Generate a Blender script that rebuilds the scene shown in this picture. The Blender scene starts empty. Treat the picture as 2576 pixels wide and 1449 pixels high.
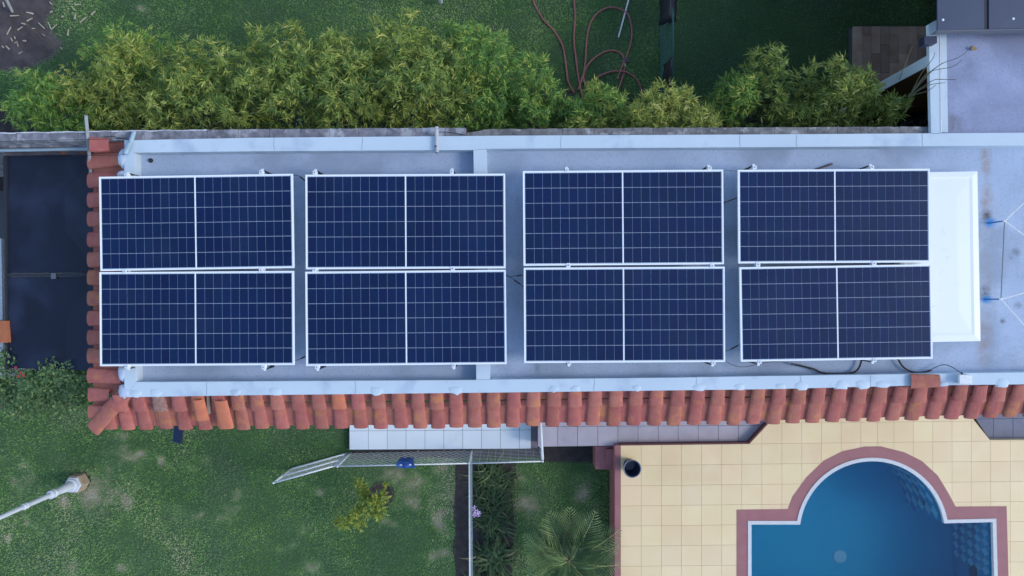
import bpy, bmesh, math, random
import numpy as np
from mathutils import Vector, Matrix
from mathutils.geometry import delaunay_2d_cdt, intersect_point_tri_2d
random.seed(7); RNG = np.random.default_rng(11)
sc = bpy.context.scene
R = math.radians
# ------------------------------------------------------------------ camera, light
H = 12.1                      # the drone hangs 12.1 m above the lawn, looking straight down
F = 1850.2                    # focal length in the units the plan was measured in (2576 wide)
cam_d = bpy.data.cameras.new('camera'); cam = bpy.data.objects.new('camera', cam_d)
sc.collection.objects.link(cam); cam.location = (0, 0, H); cam.rotation_euler = (0, 0, 0)
cam_d.sensor_width = 36; cam_d.lens = 36 * F / 2576; cam_d.clip_end = 800; cam_d.clip_start = 0.1
sc.camera = cam
world = bpy.data.worlds.new('World'); sc.world = world; world.use_nodes = True
wn = world.node_tree; bg = wn.nodes['Background']
sky = wn.nodes.new('ShaderNodeTexSky'); sky.sky_type = 'NISHITA'; sky.sun_disc = False
SUN_EL, SUN_AZ = R(37), R(96)
sky.sun_elevation = SUN_EL; sky.sun_rotation = SUN_AZ
sky.air_density = 1.1; sky.dust_density = 0.7; sky.ozone_density = 1.0
wn.links.new(sky.outputs[0], bg.inputs[0]); bg.inputs[1].default_value = 0.15
sun_d = bpy.data.lights.new('sun', 'SUN'); sun = bpy.data.objects.new('sun', sun_d)
sc.collection.objects.link(sun)
sun_d.energy = 0.75; sun_d.angle = R(18); sun_d.color = (1.0, 0.95, 0.87)
_sd = Vector((math.sin(SUN_AZ) * math.cos(SUN_EL), math.cos(SUN_AZ) * math.cos(SUN_EL), math.sin(SUN_EL)))
sun.rotation_euler = _sd.to_track_quat('Z', 'Y').to_euler(); sun.location = _sd * 40
sc.view_settings.view_transform = 'Standard'; sc.view_settings.look = 'None'
sc.view_settings.gamma = 1; sc.view_settings.exposure = 0.90
sc.view_settings.use_curve_mapping = False
# ------------------------------------------------------------------ helpers
C = sc.collection
WL = {}                                                     # world place of every object
def W(px, py, z=0.0):                                       # plan position -> point at height z
    k = (H - z) / F
    return Vector(((px - 1288) * k, (724.5 - py) * k, z))
def nodes(m):
    m.use_nodes = True; t = m.node_tree
    return t, t.nodes['Principled BSDF']
def setb(b, **k):
    for a, v in k.items():
        b.inputs[a.replace('_', ' ')].default_value = v
def c4(c): return (c[0], c[1], c[2], 1)
def M(name, c1, c2=None, scale=6.0, rough=0.8, bump=0.0, bscale=60.0, rnd=0.0, hue=0.0, metal=0.0, c3=None, s3=2.0, t3=(0.5, 0.65), coat=0.0, spec=0.5, attr=None, det=6.0):
    """procedural paint: two colours in noise, an optional third as larger patches, a random change per object, fine relief"""
    m = bpy.data.materials.new(name); t, b = nodes(m); N = t.nodes.new; L = t.links.new
    b.inputs['Roughness'].default_value = rough; b.inputs['Metallic'].default_value = metal
    b.inputs['Coat Weight'].default_value = coat; b.inputs['Specular IOR Level'].default_value = spec
    geo = N('ShaderNodeNewGeometry')
    col = None
    def noise(s, d=6.0):
        n = N('ShaderNodeTexNoise'); n.inputs['Scale'].default_value = s; n.inputs['Detail'].default_value = d
        L(geo.outputs['Position'], n.inputs['Vector']); return n
    def ramp(src, a, z_):
        r = N('ShaderNodeMapRange'); r.inputs['From Min'].default_value = a; r.inputs['From Max'].default_value = z_
        L(src, r.inputs['Value']); return r.outputs[0]
    def mix(f, a, z_):
        x = N('ShaderNodeMix'); x.data_type = 'RGBA'
        L(f, x.inputs['Factor'])
        for s, v in (('A', a), ('B', z_)):
            i = [q for q in x.inputs if q.name == s and q.type == 'RGBA'][0]
            if isinstance(v, tuple): i.default_value = c4(v)
            else: L(v, i)
        return [q for q in x.outputs if q.type == 'RGBA'][0]
    if attr:
        a = N('ShaderNodeAttribute'); a.attribute_name = 'tint'
        cr = N('ShaderNodeValToRGB'); L(a.outputs['Fac'], cr.inputs[0])
        el = cr.color_ramp.elements
        while len(el) < len(attr): el.new(0.5)
        for e, (p, cc) in zip(el, attr): e.position = p; e.color = c4(cc)
        col = cr.outputs[0]
    else:
        col = mix(ramp(noise(scale, det).outputs[0], 0.35, 0.65), c1, c2 or c1)
    if c3: col = mix(ramp(noise(s3).outputs[0], *t3), col, c3)
    if rnd or hue:
        oi = N('ShaderNodeObjectInfo'); hs = N('ShaderNodeHueSaturation')
        mv = N('ShaderNodeMapRange'); L(oi.outputs['Random'], mv.inputs['Value'])
        mv.inputs['To Min'].default_value = 1 - rnd; mv.inputs['To Max'].default_value = 1 + rnd
        L(mv.outputs[0], hs.inputs['Value'])
        ml = N('ShaderNodeMath'); ml.operation = 'MULTIPLY'; ml.inputs[1].default_value = 7.31; L(oi.outputs['Random'], ml.inputs[0])
        fr = N('ShaderNodeMath'); fr.operation = 'FRACT'; L(ml.outputs[0], fr.inputs[0])
        mh = N('ShaderNodeMapRange'); L(fr.outputs[0], mh.inputs['Value'])
        mh.inputs['To Min'].default_value = 0.5 - hue; mh.inputs['To Max'].default_value = 0.5 + hue
        L(mh.outputs[0], hs.inputs['Hue']); L(col, hs.inputs['Color']); col = hs.outputs[0]
    L(col, b.inputs['Base Color'])
    if bump:
        bp = N('ShaderNodeBump'); bp.inputs['Strength'].default_value = bump; bp.inputs['Distance'].default_value = 0.01
        L(noise(bscale, 4).outputs[0], bp.inputs['Height']); L(bp.outputs[0], b.inputs['Normal'])
    return m

class MB:
    """collects verts and faces, then becomes ONE mesh object"""
    def __init__(s): s.v = []; s.f = []
    def add(s, vs, fs):
        o = len(s.v); s.v += [Vector(p) for p in vs]; s.f += [tuple(i + o for i in f) for f in fs]; return s
    def box(s, c, d, rz=0.0, bev=0.0):
        c = Vector(c); hx, hy, hz = d[0] / 2, d[1] / 2, d[2] / 2; ca, sa = math.cos(rz), math.sin(rz)
        def p(x, y, z): return c + Vector((x * ca - y * sa, x * sa + y * ca, z))
        if bev:
            b = bev
            vs = [p(x, y, -hz) for x, y in ((-hx, -hy), (hx, -hy), (hx, hy), (-hx, hy))] + [p(x, y, hz - b) for x, y in ((-hx, -hy), (hx, -hy), (hx, hy), (-hx, hy))] + \
                 [p(x, y, hz) for x, y in ((-hx + b, -hy + b), (hx - b, -hy + b), (hx - b, hy - b), (-hx + b, hy - b))]
            fs = [(3, 2, 1, 0)] + [(i, (i + 1) % 4, (i + 1) % 4 + 4, i + 4) for i in range(4)] + [(i + 4, (i + 1) % 4 + 4, (i + 1) % 4 + 8, i + 8) for i in range(4)] + [(8, 9, 10, 11)]
            return s.add(vs, fs)
        vs = [p(x, y, z) for z in (-hz, hz) for x, y in ((-hx, -hy), (hx, -hy), (hx, hy), (-hx, hy))]
        return s.add(vs, [(3, 2, 1, 0), (4, 5, 6, 7), (0, 1, 5, 4), (1, 2, 6, 5), (2, 3, 7, 6), (3, 0, 4, 7)])
    def prism(s, pts, z0, z1):                                # world polygon (x, y), vertical sides
        pts = [Vector((p[0], p[1], 0)) for p in pts]
        a = sum(pts[i].x * pts[(i + 1) % len(pts)].y - pts[(i + 1) % len(pts)].x * pts[i].y for i in range(len(pts)))
        if a < 0: pts.reverse()
        n = len(pts)
        vs = [(p.x, p.y, z0) for p in pts] + [(p.x, p.y, z1) for p in pts]
        return s.add(vs, [tuple(range(n, 2 * n)), tuple(range(n - 1, -1, -1))] + [(i, (i + 1) % n, (i + 1) % n + n, i + n) for i in range(n)])
    def pp(s, pix, z0, z1): return s.prism([W(x, y, z1) for x, y in pix], z0, z1)
    def tube(s, pts, r, n=8, r2=None, cap=True):
        pts = [Vector(p) for p in pts]; m = len(pts); vs = []; fs = []; up = Vector((0, 0, 1))
        for i, p in enumerate(pts):
            d = (pts[min(i + 1, m - 1)] - pts[max(i - 1, 0)]).normalized()
            u = d.cross(up) if abs(d.z) < 0.95 else d.cross(Vector((0, 1, 0)))
            u.normalize(); w = u.cross(d)
            rr = r if r2 is None else r + (r2 - r) * i / (m - 1)
            for k in range(n):
                a = 2 * math.pi * k / n; vs.append(p + (u * math.cos(a) + w * math.sin(a)) * rr)
        for i in range(m - 1):
            for k in range(n):
                a, b = i * n + k, i * n + (k + 1) % n; fs.append((a, b, b + n, a + n))
        if cap: fs += [tuple(range(n - 1, -1, -1)), tuple(range((m - 1) * n, m * n))]
        return s.add(vs, fs)
    def lathe(s, c, prof, n=24, sx=1.0, cap=True):                       # prof = [(r, z)], closed by caps
        c = Vector(c); vs = []; fs = []
        for r, z in prof:
            for k in range(n):
                a = 2 * math.pi * k / n; vs.append(c + Vector((r * math.cos(a) * sx, r * math.sin(a), z)))
        for i in range(len(prof) - 1):
            for k in range(n):
                a, b = i * n + k, i * n + (k + 1) % n; fs.append((a, b, b + n, a + n))
        if cap: fs += [tuple(range(n - 1, -1, -1)), tuple(range((len(prof) - 1) * n, len(prof) * n))]
        return s.add(vs, fs)
    def tri_prism(s, v2, tris, z0, z1):                        # triangulated plan with its outline closed downwards
        us = sorted({i for t in tris for i in t}); mp_ = {q: i for i, q in enumerate(us)}; v2 = [v2[i] for i in us]; tris = [tuple(mp_[i] for i in t) for t in tris]
        n = len(v2); vs = [(p[0], p[1], z1) for p in v2] + [(p[0], p[1], z0) for p in v2]
        fs = []; ed = {}
        for t in tris:
            t = tuple(t); a = sum(v2[t[i]][0] * v2[t[(i + 1) % len(t)]][1] - v2[t[(i + 1) % len(t)]][0] * v2[t[i]][1] for i in range(len(t)))
            if a < 0: t = t[::-1]
            fs.append(t)
            for i in range(len(t)):
                e = (t[i], t[(i + 1) % len(t)])
                if (e[1], e[0]) in ed: del ed[(e[1], e[0])]
                else: ed[e] = 1
        fs += [(a + n, b + n, b, a) for a, b in ed]
        return s.add(vs, fs)
    def build(s, name, mat, parent=None, smooth=False, auto=None):
        v = np.array([tuple(p) for p in s.v], dtype=float)
        lo, hi = v.min(0), v.max(0); loc = Vector(((lo[0] + hi[0]) / 2, (lo[1] + hi[1]) / 2, lo[2]))
        me = bpy.data.meshes.new(name); me.from_pydata([tuple(p) for p in (v - np.array(loc))], [], s.f); me.update()
        if smooth:
            me.polygons.foreach_set('use_smooth', [True] * len(me.polygons))
            if auto: me.set_sharp_from_angle(angle=R(auto))
        me.materials.append(mat)
        return link(name, me, loc, parent)
def link(name, me, loc, parent=None, rot=None):
    o = bpy.data.objects.new(name, me); C.objects.link(o); o.location = loc
    if rot: o.rotation_euler = rot
    WL[o.name] = Vector(loc)
    if parent is not None:
        o.parent = parent; o.matrix_parent_inverse = Matrix.Translation(-WL[parent.name])
    return o
def tag(o, label=None, cat=None, group=None, kind=None):
    for k, v in (('label', label), ('category', cat), ('group', group), ('kind', kind)):
        if v: o[k] = v
    return o
def thing(name, loc, label, cat, group=None):
    o = bpy.data.objects.new(name, None); C.objects.link(o); o.location = loc; o.empty_display_size = 0.1
    WL[o.name] = Vector(loc); return tag(o, label, cat, group)
def inside(poly, x, y):
    n = len(poly); r = False; j = n - 1
    for i in range(n):
        xi, yi, xj, yj = poly[i][0], poly[i][1], poly[j][0], poly[j][1]
        if (yi > y) != (yj > y) and x < (xj - xi) * (y - yi) / (yj - yi) + xi: r = not r
        j = i
    return r
def inside_np(poly, x, y):
    r = np.zeros(len(x), bool); n = len(poly); j = n - 1
    for i in range(n):
        xi, yi, xj, yj = poly[i][0], poly[i][1], poly[j][0], poly[j][1]
        if yi != yj: r ^= ((yi > y) != (yj > y)) & (x < (xj - xi) * (y - yi) / (yj - yi) + xi)
        j = i
    return r
def cut(base, keep=(), drop=()):
    """triangles of polygon base that lie inside every polygon of keep and outside every polygon of drop"""
    vs = []; es = []
    for poly in [base, *keep, *drop]:
        o = len(vs); n = len(poly); vs += [Vector((p[0], p[1])) for p in poly]; es += [(o + i, o + (i + 1) % n) for i in range(n)]
    r = delaunay_2d_cdt(vs, es, [], 0, 1e-6)
    v2 = [(p.x, p.y) for p in r[0]]; out = []
    for f in r[2]:
        x = sum(v2[i][0] for i in f) / len(f); y = sum(v2[i][1] for i in f) / len(f)
        if inside(base, x, y) and all(inside(k, x, y) for k in keep) and not any(inside(k, x, y) for k in drop): out.append(tuple(f))
    return v2, out
def spline(pts, n=6):                                         # Catmull-Rom through the points
    pts = [Vector(p) for p in pts]; out = []
    for i in range(len(pts) - 1):
        p0, p1, p2, p3 = pts[max(i - 1, 0)], pts[i], pts[i + 1], pts[min(i + 2, len(pts) - 1)]
        for k in range(n):
            t = k / n
            out.append(0.5 * ((2 * p1) + (p2 - p0) * t + (2 * p0 - 5 * p1 + 4 * p2 - p3) * t * t + (3 * p1 - p0 - 3 * p2 + p3) * t ** 3))
    return out + [pts[-1]]
def np_mesh(name, V, Fa, mat, tint=None, parent=None, loc=None, smooth=False):
    """fast mesh from arrays: V (n,3), Fa (m,k)"""
    V = np.asarray(V, dtype=np.float32); Fa = np.asarray(Fa, dtype=np.int32); k = Fa.shape[1]
    if loc is None: loc = (float(V[:, 0].mean()), float(V[:, 1].mean()), float(V[:, 2].min()))
    V = V - np.array(loc, dtype=np.float32)
    me = bpy.data.meshes.new(name); me.vertices.add(len(V)); me.vertices.foreach_set('co', V.ravel())
    me.loops.add(Fa.size); me.loops.foreach_set('vertex_index', Fa.ravel())
    me.polygons.add(len(Fa)); me.polygons.foreach_set('loop_start', np.arange(0, Fa.size, k, dtype=np.int32))
    me.update(calc_edges=True)
    if tint is not None:
        a = me.attributes.new('tint', 'FLOAT', 'POINT'); a.data.foreach_set('value', np.asarray(tint, dtype=np.float32))
    me.materials.append(mat)
    return link(name, me, Vector(loc), parent)

# ------------------------------------------------------------------ materials
def stain_paint(name, base, base2, spots, rough=0.75):
    """roof paint with rust runs, dirt and darker patches in places of their own (x, y, rx, ry, strength, colour)"""
    m = M(name, base, base2, 1.6, rough, 0.25, 90, c3=tuple(x * .8 for x in base), s3=1.1, t3=(.5, .62))
    t, b = m.node_tree, m.node_tree.nodes['Principled BSDF']; N = t.nodes.new; L = t.links.new
    geo = N('ShaderNodeNewGeometry'); cur = b.inputs['Base Color'].links[0].from_socket
    nz = N('ShaderNodeTexNoise'); nz.inputs['Scale'].default_value = 9; nz.inputs['Detail'].default_value = 8; nz.inputs['Roughness'].default_value = .7
    L(geo.outputs['Position'], nz.inputs['Vector'])
    # all-over fine dirt
    n2 = N('ShaderNodeTexNoise'); n2.inputs['Scale'].default_value = 38; n2.inputs['Detail'].default_value = 5
    L(geo.outputs['Position'], n2.inputs['Vector'])
    mr = N('ShaderNodeMapRange'); mr.inputs['From Min'].default_value = .52; mr.inputs['From Max'].default_value = .75; mr.inputs['To Max'].default_value = .5
    L(n2.outputs[0], mr.inputs['Value'])
    mx = N('ShaderNodeMix'); mx.data_type = 'RGBA'; L(mr.outputs[0], mx.inputs['Factor'])
    A = [q for q in mx.inputs if q.type == 'RGBA']; L(cur, A[0]); A[1].default_value = c4(tuple(x * .62 for x in base)); cur = [q for q in mx.outputs if q.type == 'RGBA'][0]
    for (x, y, rx, ry, st, cc) in spots:
        mp = N('ShaderNodeMapping'); mp.inputs['Location'].default_value = (-x / rx, -y / ry, 0); mp.inputs['Scale'].default_value = (1 / rx, 1 / ry, 0)
        L(geo.outputs['Position'], mp.inputs['Vector'])
        ln = N('ShaderNodeVectorMath'); ln.operation = 'LENGTH'; L(mp.outputs[0], ln.inputs[0])
        r = N('ShaderNodeMapRange'); r.inputs['From Min'].default_value = 1.0; r.inputs['From Max'].default_value = 0.0; L(ln.outputs['Value'], r.inputs['Value'])
        ad = N('ShaderNodeMath'); ad.operation = 'MULTIPLY_ADD'; L(nz.outputs[0], ad.inputs[0]); ad.inputs[1].default_value = 1.6; ad.inputs[2].default_value = -0.45
        ml = N('ShaderNodeMath'); ml.operation = 'MULTIPLY'; L(r.outputs[0], ml.inputs[0]); L(ad.outputs[0], ml.inputs[1])
        m2 = N('ShaderNodeMath'); m2.operation = 'MULTIPLY'; m2.use_clamp = True; m2.inputs[1].default_value = st; L(ml.outputs[0], m2.inputs[0])
        mx = N('ShaderNodeMix'); mx.data_type = 'RGBA'; L(m2.outputs[0], mx.inputs['Factor'])
        A = [q for q in mx.inputs if q.type == 'RGBA']; L(cur, A[0]); A[1].default_value = c4(cc); cur = [q for q in mx.outputs if q.type == 'RGBA'][0]
    L(cur, b.inputs['Base Color']); return m
def sp(px, py, z, rx, ry, st, cc):
    p = W(px, py, z); return (p.x, p.y, rx, ry, st, cc)
RUST, DIRT = (.30, .17, .10), (.10, .10, .11)
m_roof = stain_paint('roof paint', (.36, .45, .59), (.41, .50, .645), [
    sp(2480, 405, 2.78, .10, .28, 1.6, RUST), sp(2482, 500, 2.78, .10, .26, 1.5, RUST), sp(2483, 700, 2.78, .16, 1.3, .75, (.27, .22, .2)), sp(2474, 860, 2.78, .16, .45, 1.0, RUST), sp(2482, 545, 2.78, .10, .12, 2.4, (.06, .05, .05)),
    sp(2478, 738, 2.78, .10, .12, 2.4, (.06, .05, .05)), sp(2557, 634, 2.78, .07, .07, 2.0, (.06, .06, .06)), sp(2560, 768, 2.78, .07, .06, 2.0, (.08, .08, .08)),
    sp(2523, 808, 2.78, .05, .05, 2, DIRT), sp(2543, 648, 2.78, .03, .03, 2, DIRT), sp(2491, 560, 2.78, .10, .08, 3.2, (.02, .22, .55)), sp(2483, 753, 2.78, .10, .07, 3.2, (.02, .22, .55)),
    sp(1352, 925, 2.78, .05, .14, 1.5, (.16, .18, .24)), sp(1300, 690, 2.78, .3, 1.5, .5, (.2, .23, .31)), sp(2556, 950, 2.78, .2, .4, .8, (.26, .23, .22))])  # includes a long darker band along the middle gap between panels
m_nroof = stain_paint('neighbour roof paint', (.26, .30, .45), (.33, .38, .54), [
    sp(2440, 180, 2.85, .18, .25, 1.3, (.14, .16, .24)), sp(2510, 270, 2.85, .8, .28, 1.0, (.2, .22, .32)), sp(2395, 312, 2.85, .22, .2, 1.6, (.13, .13, .14)), sp(2530, 90, 2.85, .7, .12, 1.3, (.18, .2, .3)), sp(2560, 20, 2.85, .25, .5, .9, (.3, .24, .22)), sp(2478, 80, 2.85, .2, .12, 1.2, (.25, .2, .2))])
m_para = M('parapet paint', (.50, .595, .675), (.54, .635, .715), 1.3, .7, .2, 80, c3=(.38, .47, .585), s3=3.2, t3=(.54, .74))
m_wallp = M('house wall paint', (.45, .45, .45), (.5, .5, .48), 2, .85)
m_frame = M('anodised frame', (.84, .86, .87), None, rough=.35, metal=.0)
m_cell = M('solar cell', (.0015, .0102, .052), (.0024, .0134, .064), 1.3, .11, rnd=.08, hue=.006, coat=.1, spec=.4, c3=(.007, .018, .062), s3=1.7, t3=(.5, .72))
m_back = M('solar backsheet', (.52, .60, .72), None, rough=.3, coat=.5)
m_clamp = M('clamp aluminium', (.72, .76, .80), None, rough=.4)
m_dark = M('dark metal', (.02, .022, .03), None, rough=.5)
m_bolt = M('bolt steel', (.35, .37, .4), None, rough=.35, metal=.8)
m_tile = M('clay tile', (.355, .104, .086), (.405, .137, .107), 9, .9, .9, 60, rnd=.13, hue=.007, c3=(.47, .175, .08), s3=6, t3=(.55, .72))
m_tileo = M('bright clay tile', (.55, .175, .085), (.48, .145, .085), 12, .85, .4, 70)
m_tileg = M('greyed clay tile', (.34, .20, .16), (.24, .12, .10), 30, .9, .5, 60)
m_mortar = M('mortar paint', (.40, .50, .66), (.50, .56, .66), 14, .85, .7, 60)
m_block = M('weathered block', (.135, .135, .16), (.235, .23, .26), 11, .95, .9, 45, rnd=.14, c3=(.36, .36, .39), s3=6, t3=(.52, .62))
m_blockd = M('weathered mossy block', (.12, .12, .125), (.22, .215, .22), 13, .95, .9, 45, rnd=.16, c3=(.35, .35, .36), s3=7, t3=(.55, .64))
m_lime = M('white lime edge', (.62, .63, .66), (.4, .41, .44), 25, .9, .4)
m_white = M('white paint', (.72, .74, .76), (.62, .64, .67), 20, .5)
m_skyl = M('skylight acrylic', (.86, .88, .89), (.82, .85, .88), 1.5, .35, coat=.2, c3=(.70, .74, .78), s3=7, t3=(.62, .8))
m_black = M('black rubber', (.012, .012, .014), None, rough=.5)
m_cable = M('grey cable', (.12, .13, .16), None, rough=.5)
m_blue = M('blue paint', (.02, .12, .33), (.03, .16, .4), 20, .5)
m_grey = M('grey pvc', (.33, .34, .36), (.26, .27, .3), 12, .7, .3)
m_pipe = M('pale blue pipe', (.30, .42, .50), (.24, .34, .43), 9, .6, .2)
m_rustp = M('rusty painted pipe', (.45, .47, .52), (.36, .38, .43), 9, .7, .3, c3=(.14, .05, .04), s3=14, t3=(.60, .66))
m_rusty = M('rusty beam', (.10, .09, .10), (.06, .05, .06), 8, .85, .4, c3=(.22, .09, .05), s3=5, t3=(.52, .6))
m_brown = M('brown rod', (.12, .075, .06), None, rough=.8)
m_tarp = M('dark shade cloth', (.0045, .007, .018), (.008, .013, .031), 1.6, .28, .15, 300, spec=.5, c3=(.020, .028, .06), s3=1.3, t3=(.5, .68))
m_clay = M('clay block', (.42, .14, .06), (.35, .11, .05), 9, .85, .3)
m_lamp = M('lamp post paint', (.58, .62, .70), (.52, .56, .64), 10, .45)
m_stone = M('sandstone', (.30, .23, .16), (.36, .28, .2), 14, .9, .5, 60)
m_wtile = M('white floor tile', (.76, .82, .86), (.80, .85, .88), 2.5, .35, rnd=.04, c3=(.70, .73, .74), s3=3, t3=(.6, .8))
m_gtile = M('mauve grey floor tile', (.40, .36, .40), (.46, .41, .45), 4, .55, rnd=.06, c3=(.34, .34, .39), s3=3, t3=(.55, .75))
m_btile = M('beige floor tile', (.835, .63, .355), (.87, .68, .41), 1.5, .6, rnd=.03, hue=.005, c3=(.80, .585, .33), s3=1.1, t3=(.5, .7))
m_grout = M('grout', (.68, .53, .33), (.60, .465, .29), 3, .9)
m_groutd = M('dark grout', (.10, .11, .12), None, rough=.9)
m_red = M('red oxide paint', (.31, .12, .122), (.35, .14, .14), 5, .75, .2)
m_redd = M('dark red oxide paint', (.13, .045, .045), (.16, .055, .055), 5, .8)
m_mauve = M('mauve pool border', (.335, .135, .14), (.365, .15, .155), 6, .7, .2, 200)
m_coping = M('pebble coping', (.78, .79, .80), (.60, .61, .62), 120, .9, .8, 160)
m_pool = M('pool plaster', (.008, .45, .78), (.01, .47, .80), .8, .6)
m_dia1 = M('pool tile pale', (.34, .78, 1.0), None, rough=.4, rnd=.1)
m_dia2 = M('pool tile deep', (.06, .34, .68), None, rough=.4, rnd=.1)
m_hose = M('red garden hose', (.34, .125, .115), (.28, .10, .095), 6, .6)
m_fgreen = M('green fence paint', (.015, .10, .085), None, rough=.5)
m_plastic = M('black plastic sheet', (.014, .014, .026), (.022, .021, .034), 6, .4, .5, 25)
m_wood = M('wood look plank', (.37, .245, .18), (.44, .34, .28), 5, .55, rnd=.3, hue=.01)
m_deckside = M('deck side', (.07, .08, .09), None, rough=.8)
m_porch = M('porch wall orange', (.24, .11, .03), None, rough=.8)
m_metal = M('dark roofing sheet', (.042, .058, .105), (.05, .068, .12), 3, .45, .1)
m_soil = M('dark soil', (.03, .025, .026), (.055, .045, .045), 9, .95, 1.0, 35, c3=(.03, .03, .032), s3=5)
m_soil2 = M('purplish soil', (.085, .07, .072), (.055, .046, .048), 7, .95, 1.0, 35, c3=(.11, .092, .09), s3=3)
m_conc = M('concrete', (.30, .32, .36), (.22, .24, .28), 6, .9, .5)
m_chip = M('pale wood chip', (.42, .36, .27), (.5, .45, .36), 20, .8, rnd=.15)
m_leafd = M('dead leaf', (.22, .15, .07), None, rough=.8)
m_twig = M('twig', (.13, .12, .07), (.09, .085, .06), 20, .85)
m_culm = M('bamboo culm', (.10, .11, .04), None, rough=.6)
m_trunk = M('palm trunk', (.26, .2, .12), (.16, .12, .07), 20, .9, .6)
m_blucloth = M('blue cloth', (.02, .085, .33), (.015, .065, .26), 8, .8, .3, 60)
m_bucket = M('navy plastic', (.03, .042, .09), (.036, .05, .10), 8, .4)
m_buckrim = M('grey plastic rim', (.16, .18, .24), None, rough=.45)
m_flower = M('lilac petal', (.52, .36, .66), (.6, .45, .7), 30, .7)
m_redfl = M('red petal', (.4, .03, .03), None, rough=.7)
def leafmat(name, attr, rough=.5, trans=.25):
    m = M(name, (0, 0, 0), attr=attr, rough=rough)
    b = m.node_tree.nodes['Principled BSDF']; src = b.inputs['Base Color'].links[0].from_socket
    t = m.node_tree; tr = t.nodes.new('ShaderNodeBsdfTranslucent'); mx = t.nodes.new('ShaderNodeMixShader'); mx.inputs[0].default_value = trans
    t.links.new(src, tr.inputs[0]); t.links.new(b.outputs[0], mx.inputs[1]); t.links.new(tr.outputs[0], mx.inputs[2])
    t.links.new(mx.outputs[0], t.nodes['Material Output'].inputs[0]); return m
m_bamboo = leafmat('bamboo leaf', [(0, (0.085, 0.187, 0.053)), (0.35, (0.195, 0.306, 0.068)), (0.65, (0.375, 0.454, 0.084)), (0.9, (0.613, 0.613, 0.129)), (1, (0.653, 0.66, 0.242))])
m_bamboog = leafmat('green bamboo leaf', [(0, (0.073, 0.194, 0.056)), (0.4, (0.165, 0.348, 0.071)), (0.75, (0.31, 0.484, 0.088)), (1, (0.675, 0.639, 0.128))])
m_hedge = leafmat('hedge leaf', [(0, (0.046, 0.112, 0.041)), (0.6, (0.112, 0.215, 0.074)), (1, (0.298, 0.373, 0.131))])
m_citrus = leafmat('citrus leaf', [(0, (0.092, 0.174, 0.026)), (0.6, (0.25, 0.32, 0.04)), (1, (0.502, 0.48, 0.053))])
m_strap = leafmat('strap leaf', [(0, (0.023, 0.058, 0.018)), (0.6, (0.058, 0.109, 0.031)), (0.93, (0.14, 0.204, 0.058)), (1, (0.281, 0.242, 0.115))])
m_palm = leafmat('palm leaflet', [(0, (0.139, 0.238, 0.112)), (0.6, (0.307, 0.447, 0.182)), (1, (0.67, 0.727, 0.279))])
m_grass = leafmat('grass blade', [(0, (0.062, 0.194, 0.052)), (0.4, (0.169, 0.379, 0.083)), (0.7, (0.354, 0.608, 0.152)), (0.88, (0.585, 0.692, 0.333)), (1, (0.75, 0.692, 0.454))], .6, .2)

def grey_drift(m):                                              # duller bluish turf in drifts
    t = m.node_tree; N = t.nodes.new; L = t.links.new; b = t.nodes['Principled BSDF']; cur = b.inputs['Base Color'].links[0].from_socket
    g_ = N('ShaderNodeNewGeometry'); nz = N('ShaderNodeTexNoise'); nz.inputs['Scale'].default_value = 1.1; nz.inputs['Detail'].default_value = 5; nz.inputs['Roughness'].default_value = .6
    L(g_.outputs['Position'], nz.inputs['Vector']); r = N('ShaderNodeMapRange'); r.inputs['From Min'].default_value = .46; r.inputs['From Max'].default_value = .66; r.inputs['To Max'].default_value = .7; L(nz.outputs[0], r.inputs['Value'])
    mx = N('ShaderNodeMix'); mx.data_type = 'RGBA'; L(r.outputs[0], mx.inputs['Factor']); A = [q for q in mx.inputs if q.type == 'RGBA']; L(cur, A[0]); A[1].default_value = (.20, .30, .20, 1)
    o_ = [q for q in mx.outputs if q.type == 'RGBA'][0]; L(o_, b.inputs['Base Color'])
    for q in t.nodes:
        if q.type == 'BSDF_TRANSLUCENT': L(o_, q.inputs[0])
grey_drift(m_grass)
# water: rippled surface that refracts the pool below
m_water = bpy.data.materials.new('pool water'); t, b = nodes(m_water)
setb(b, Base_Color=(.55, .85, .95, 1), Roughness=.01, IOR=1.33, Transmission_Weight=1.0)
nz = t.nodes.new('ShaderNodeTexNoise'); nz.inputs['Scale'].default_value = 3.0; bp = t.nodes.new('ShaderNodeBump'); bp.inputs['Strength'].default_value = .02
t.links.new(nz.outputs[0], bp.inputs['Height']); t.links.new(bp.outputs[0], b.inputs['Normal'])

va = t.nodes.new('ShaderNodeVolumePrincipled'); va.inputs['Color'].default_value = (.01, .60, .82, 1); va.inputs['Density'].default_value = .13; va.inputs['Absorption Color'].default_value = (.2, .75, .97, 1)
t.links.new(va.outputs[0], t.nodes['Material Output'].inputs['Volume'])
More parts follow.
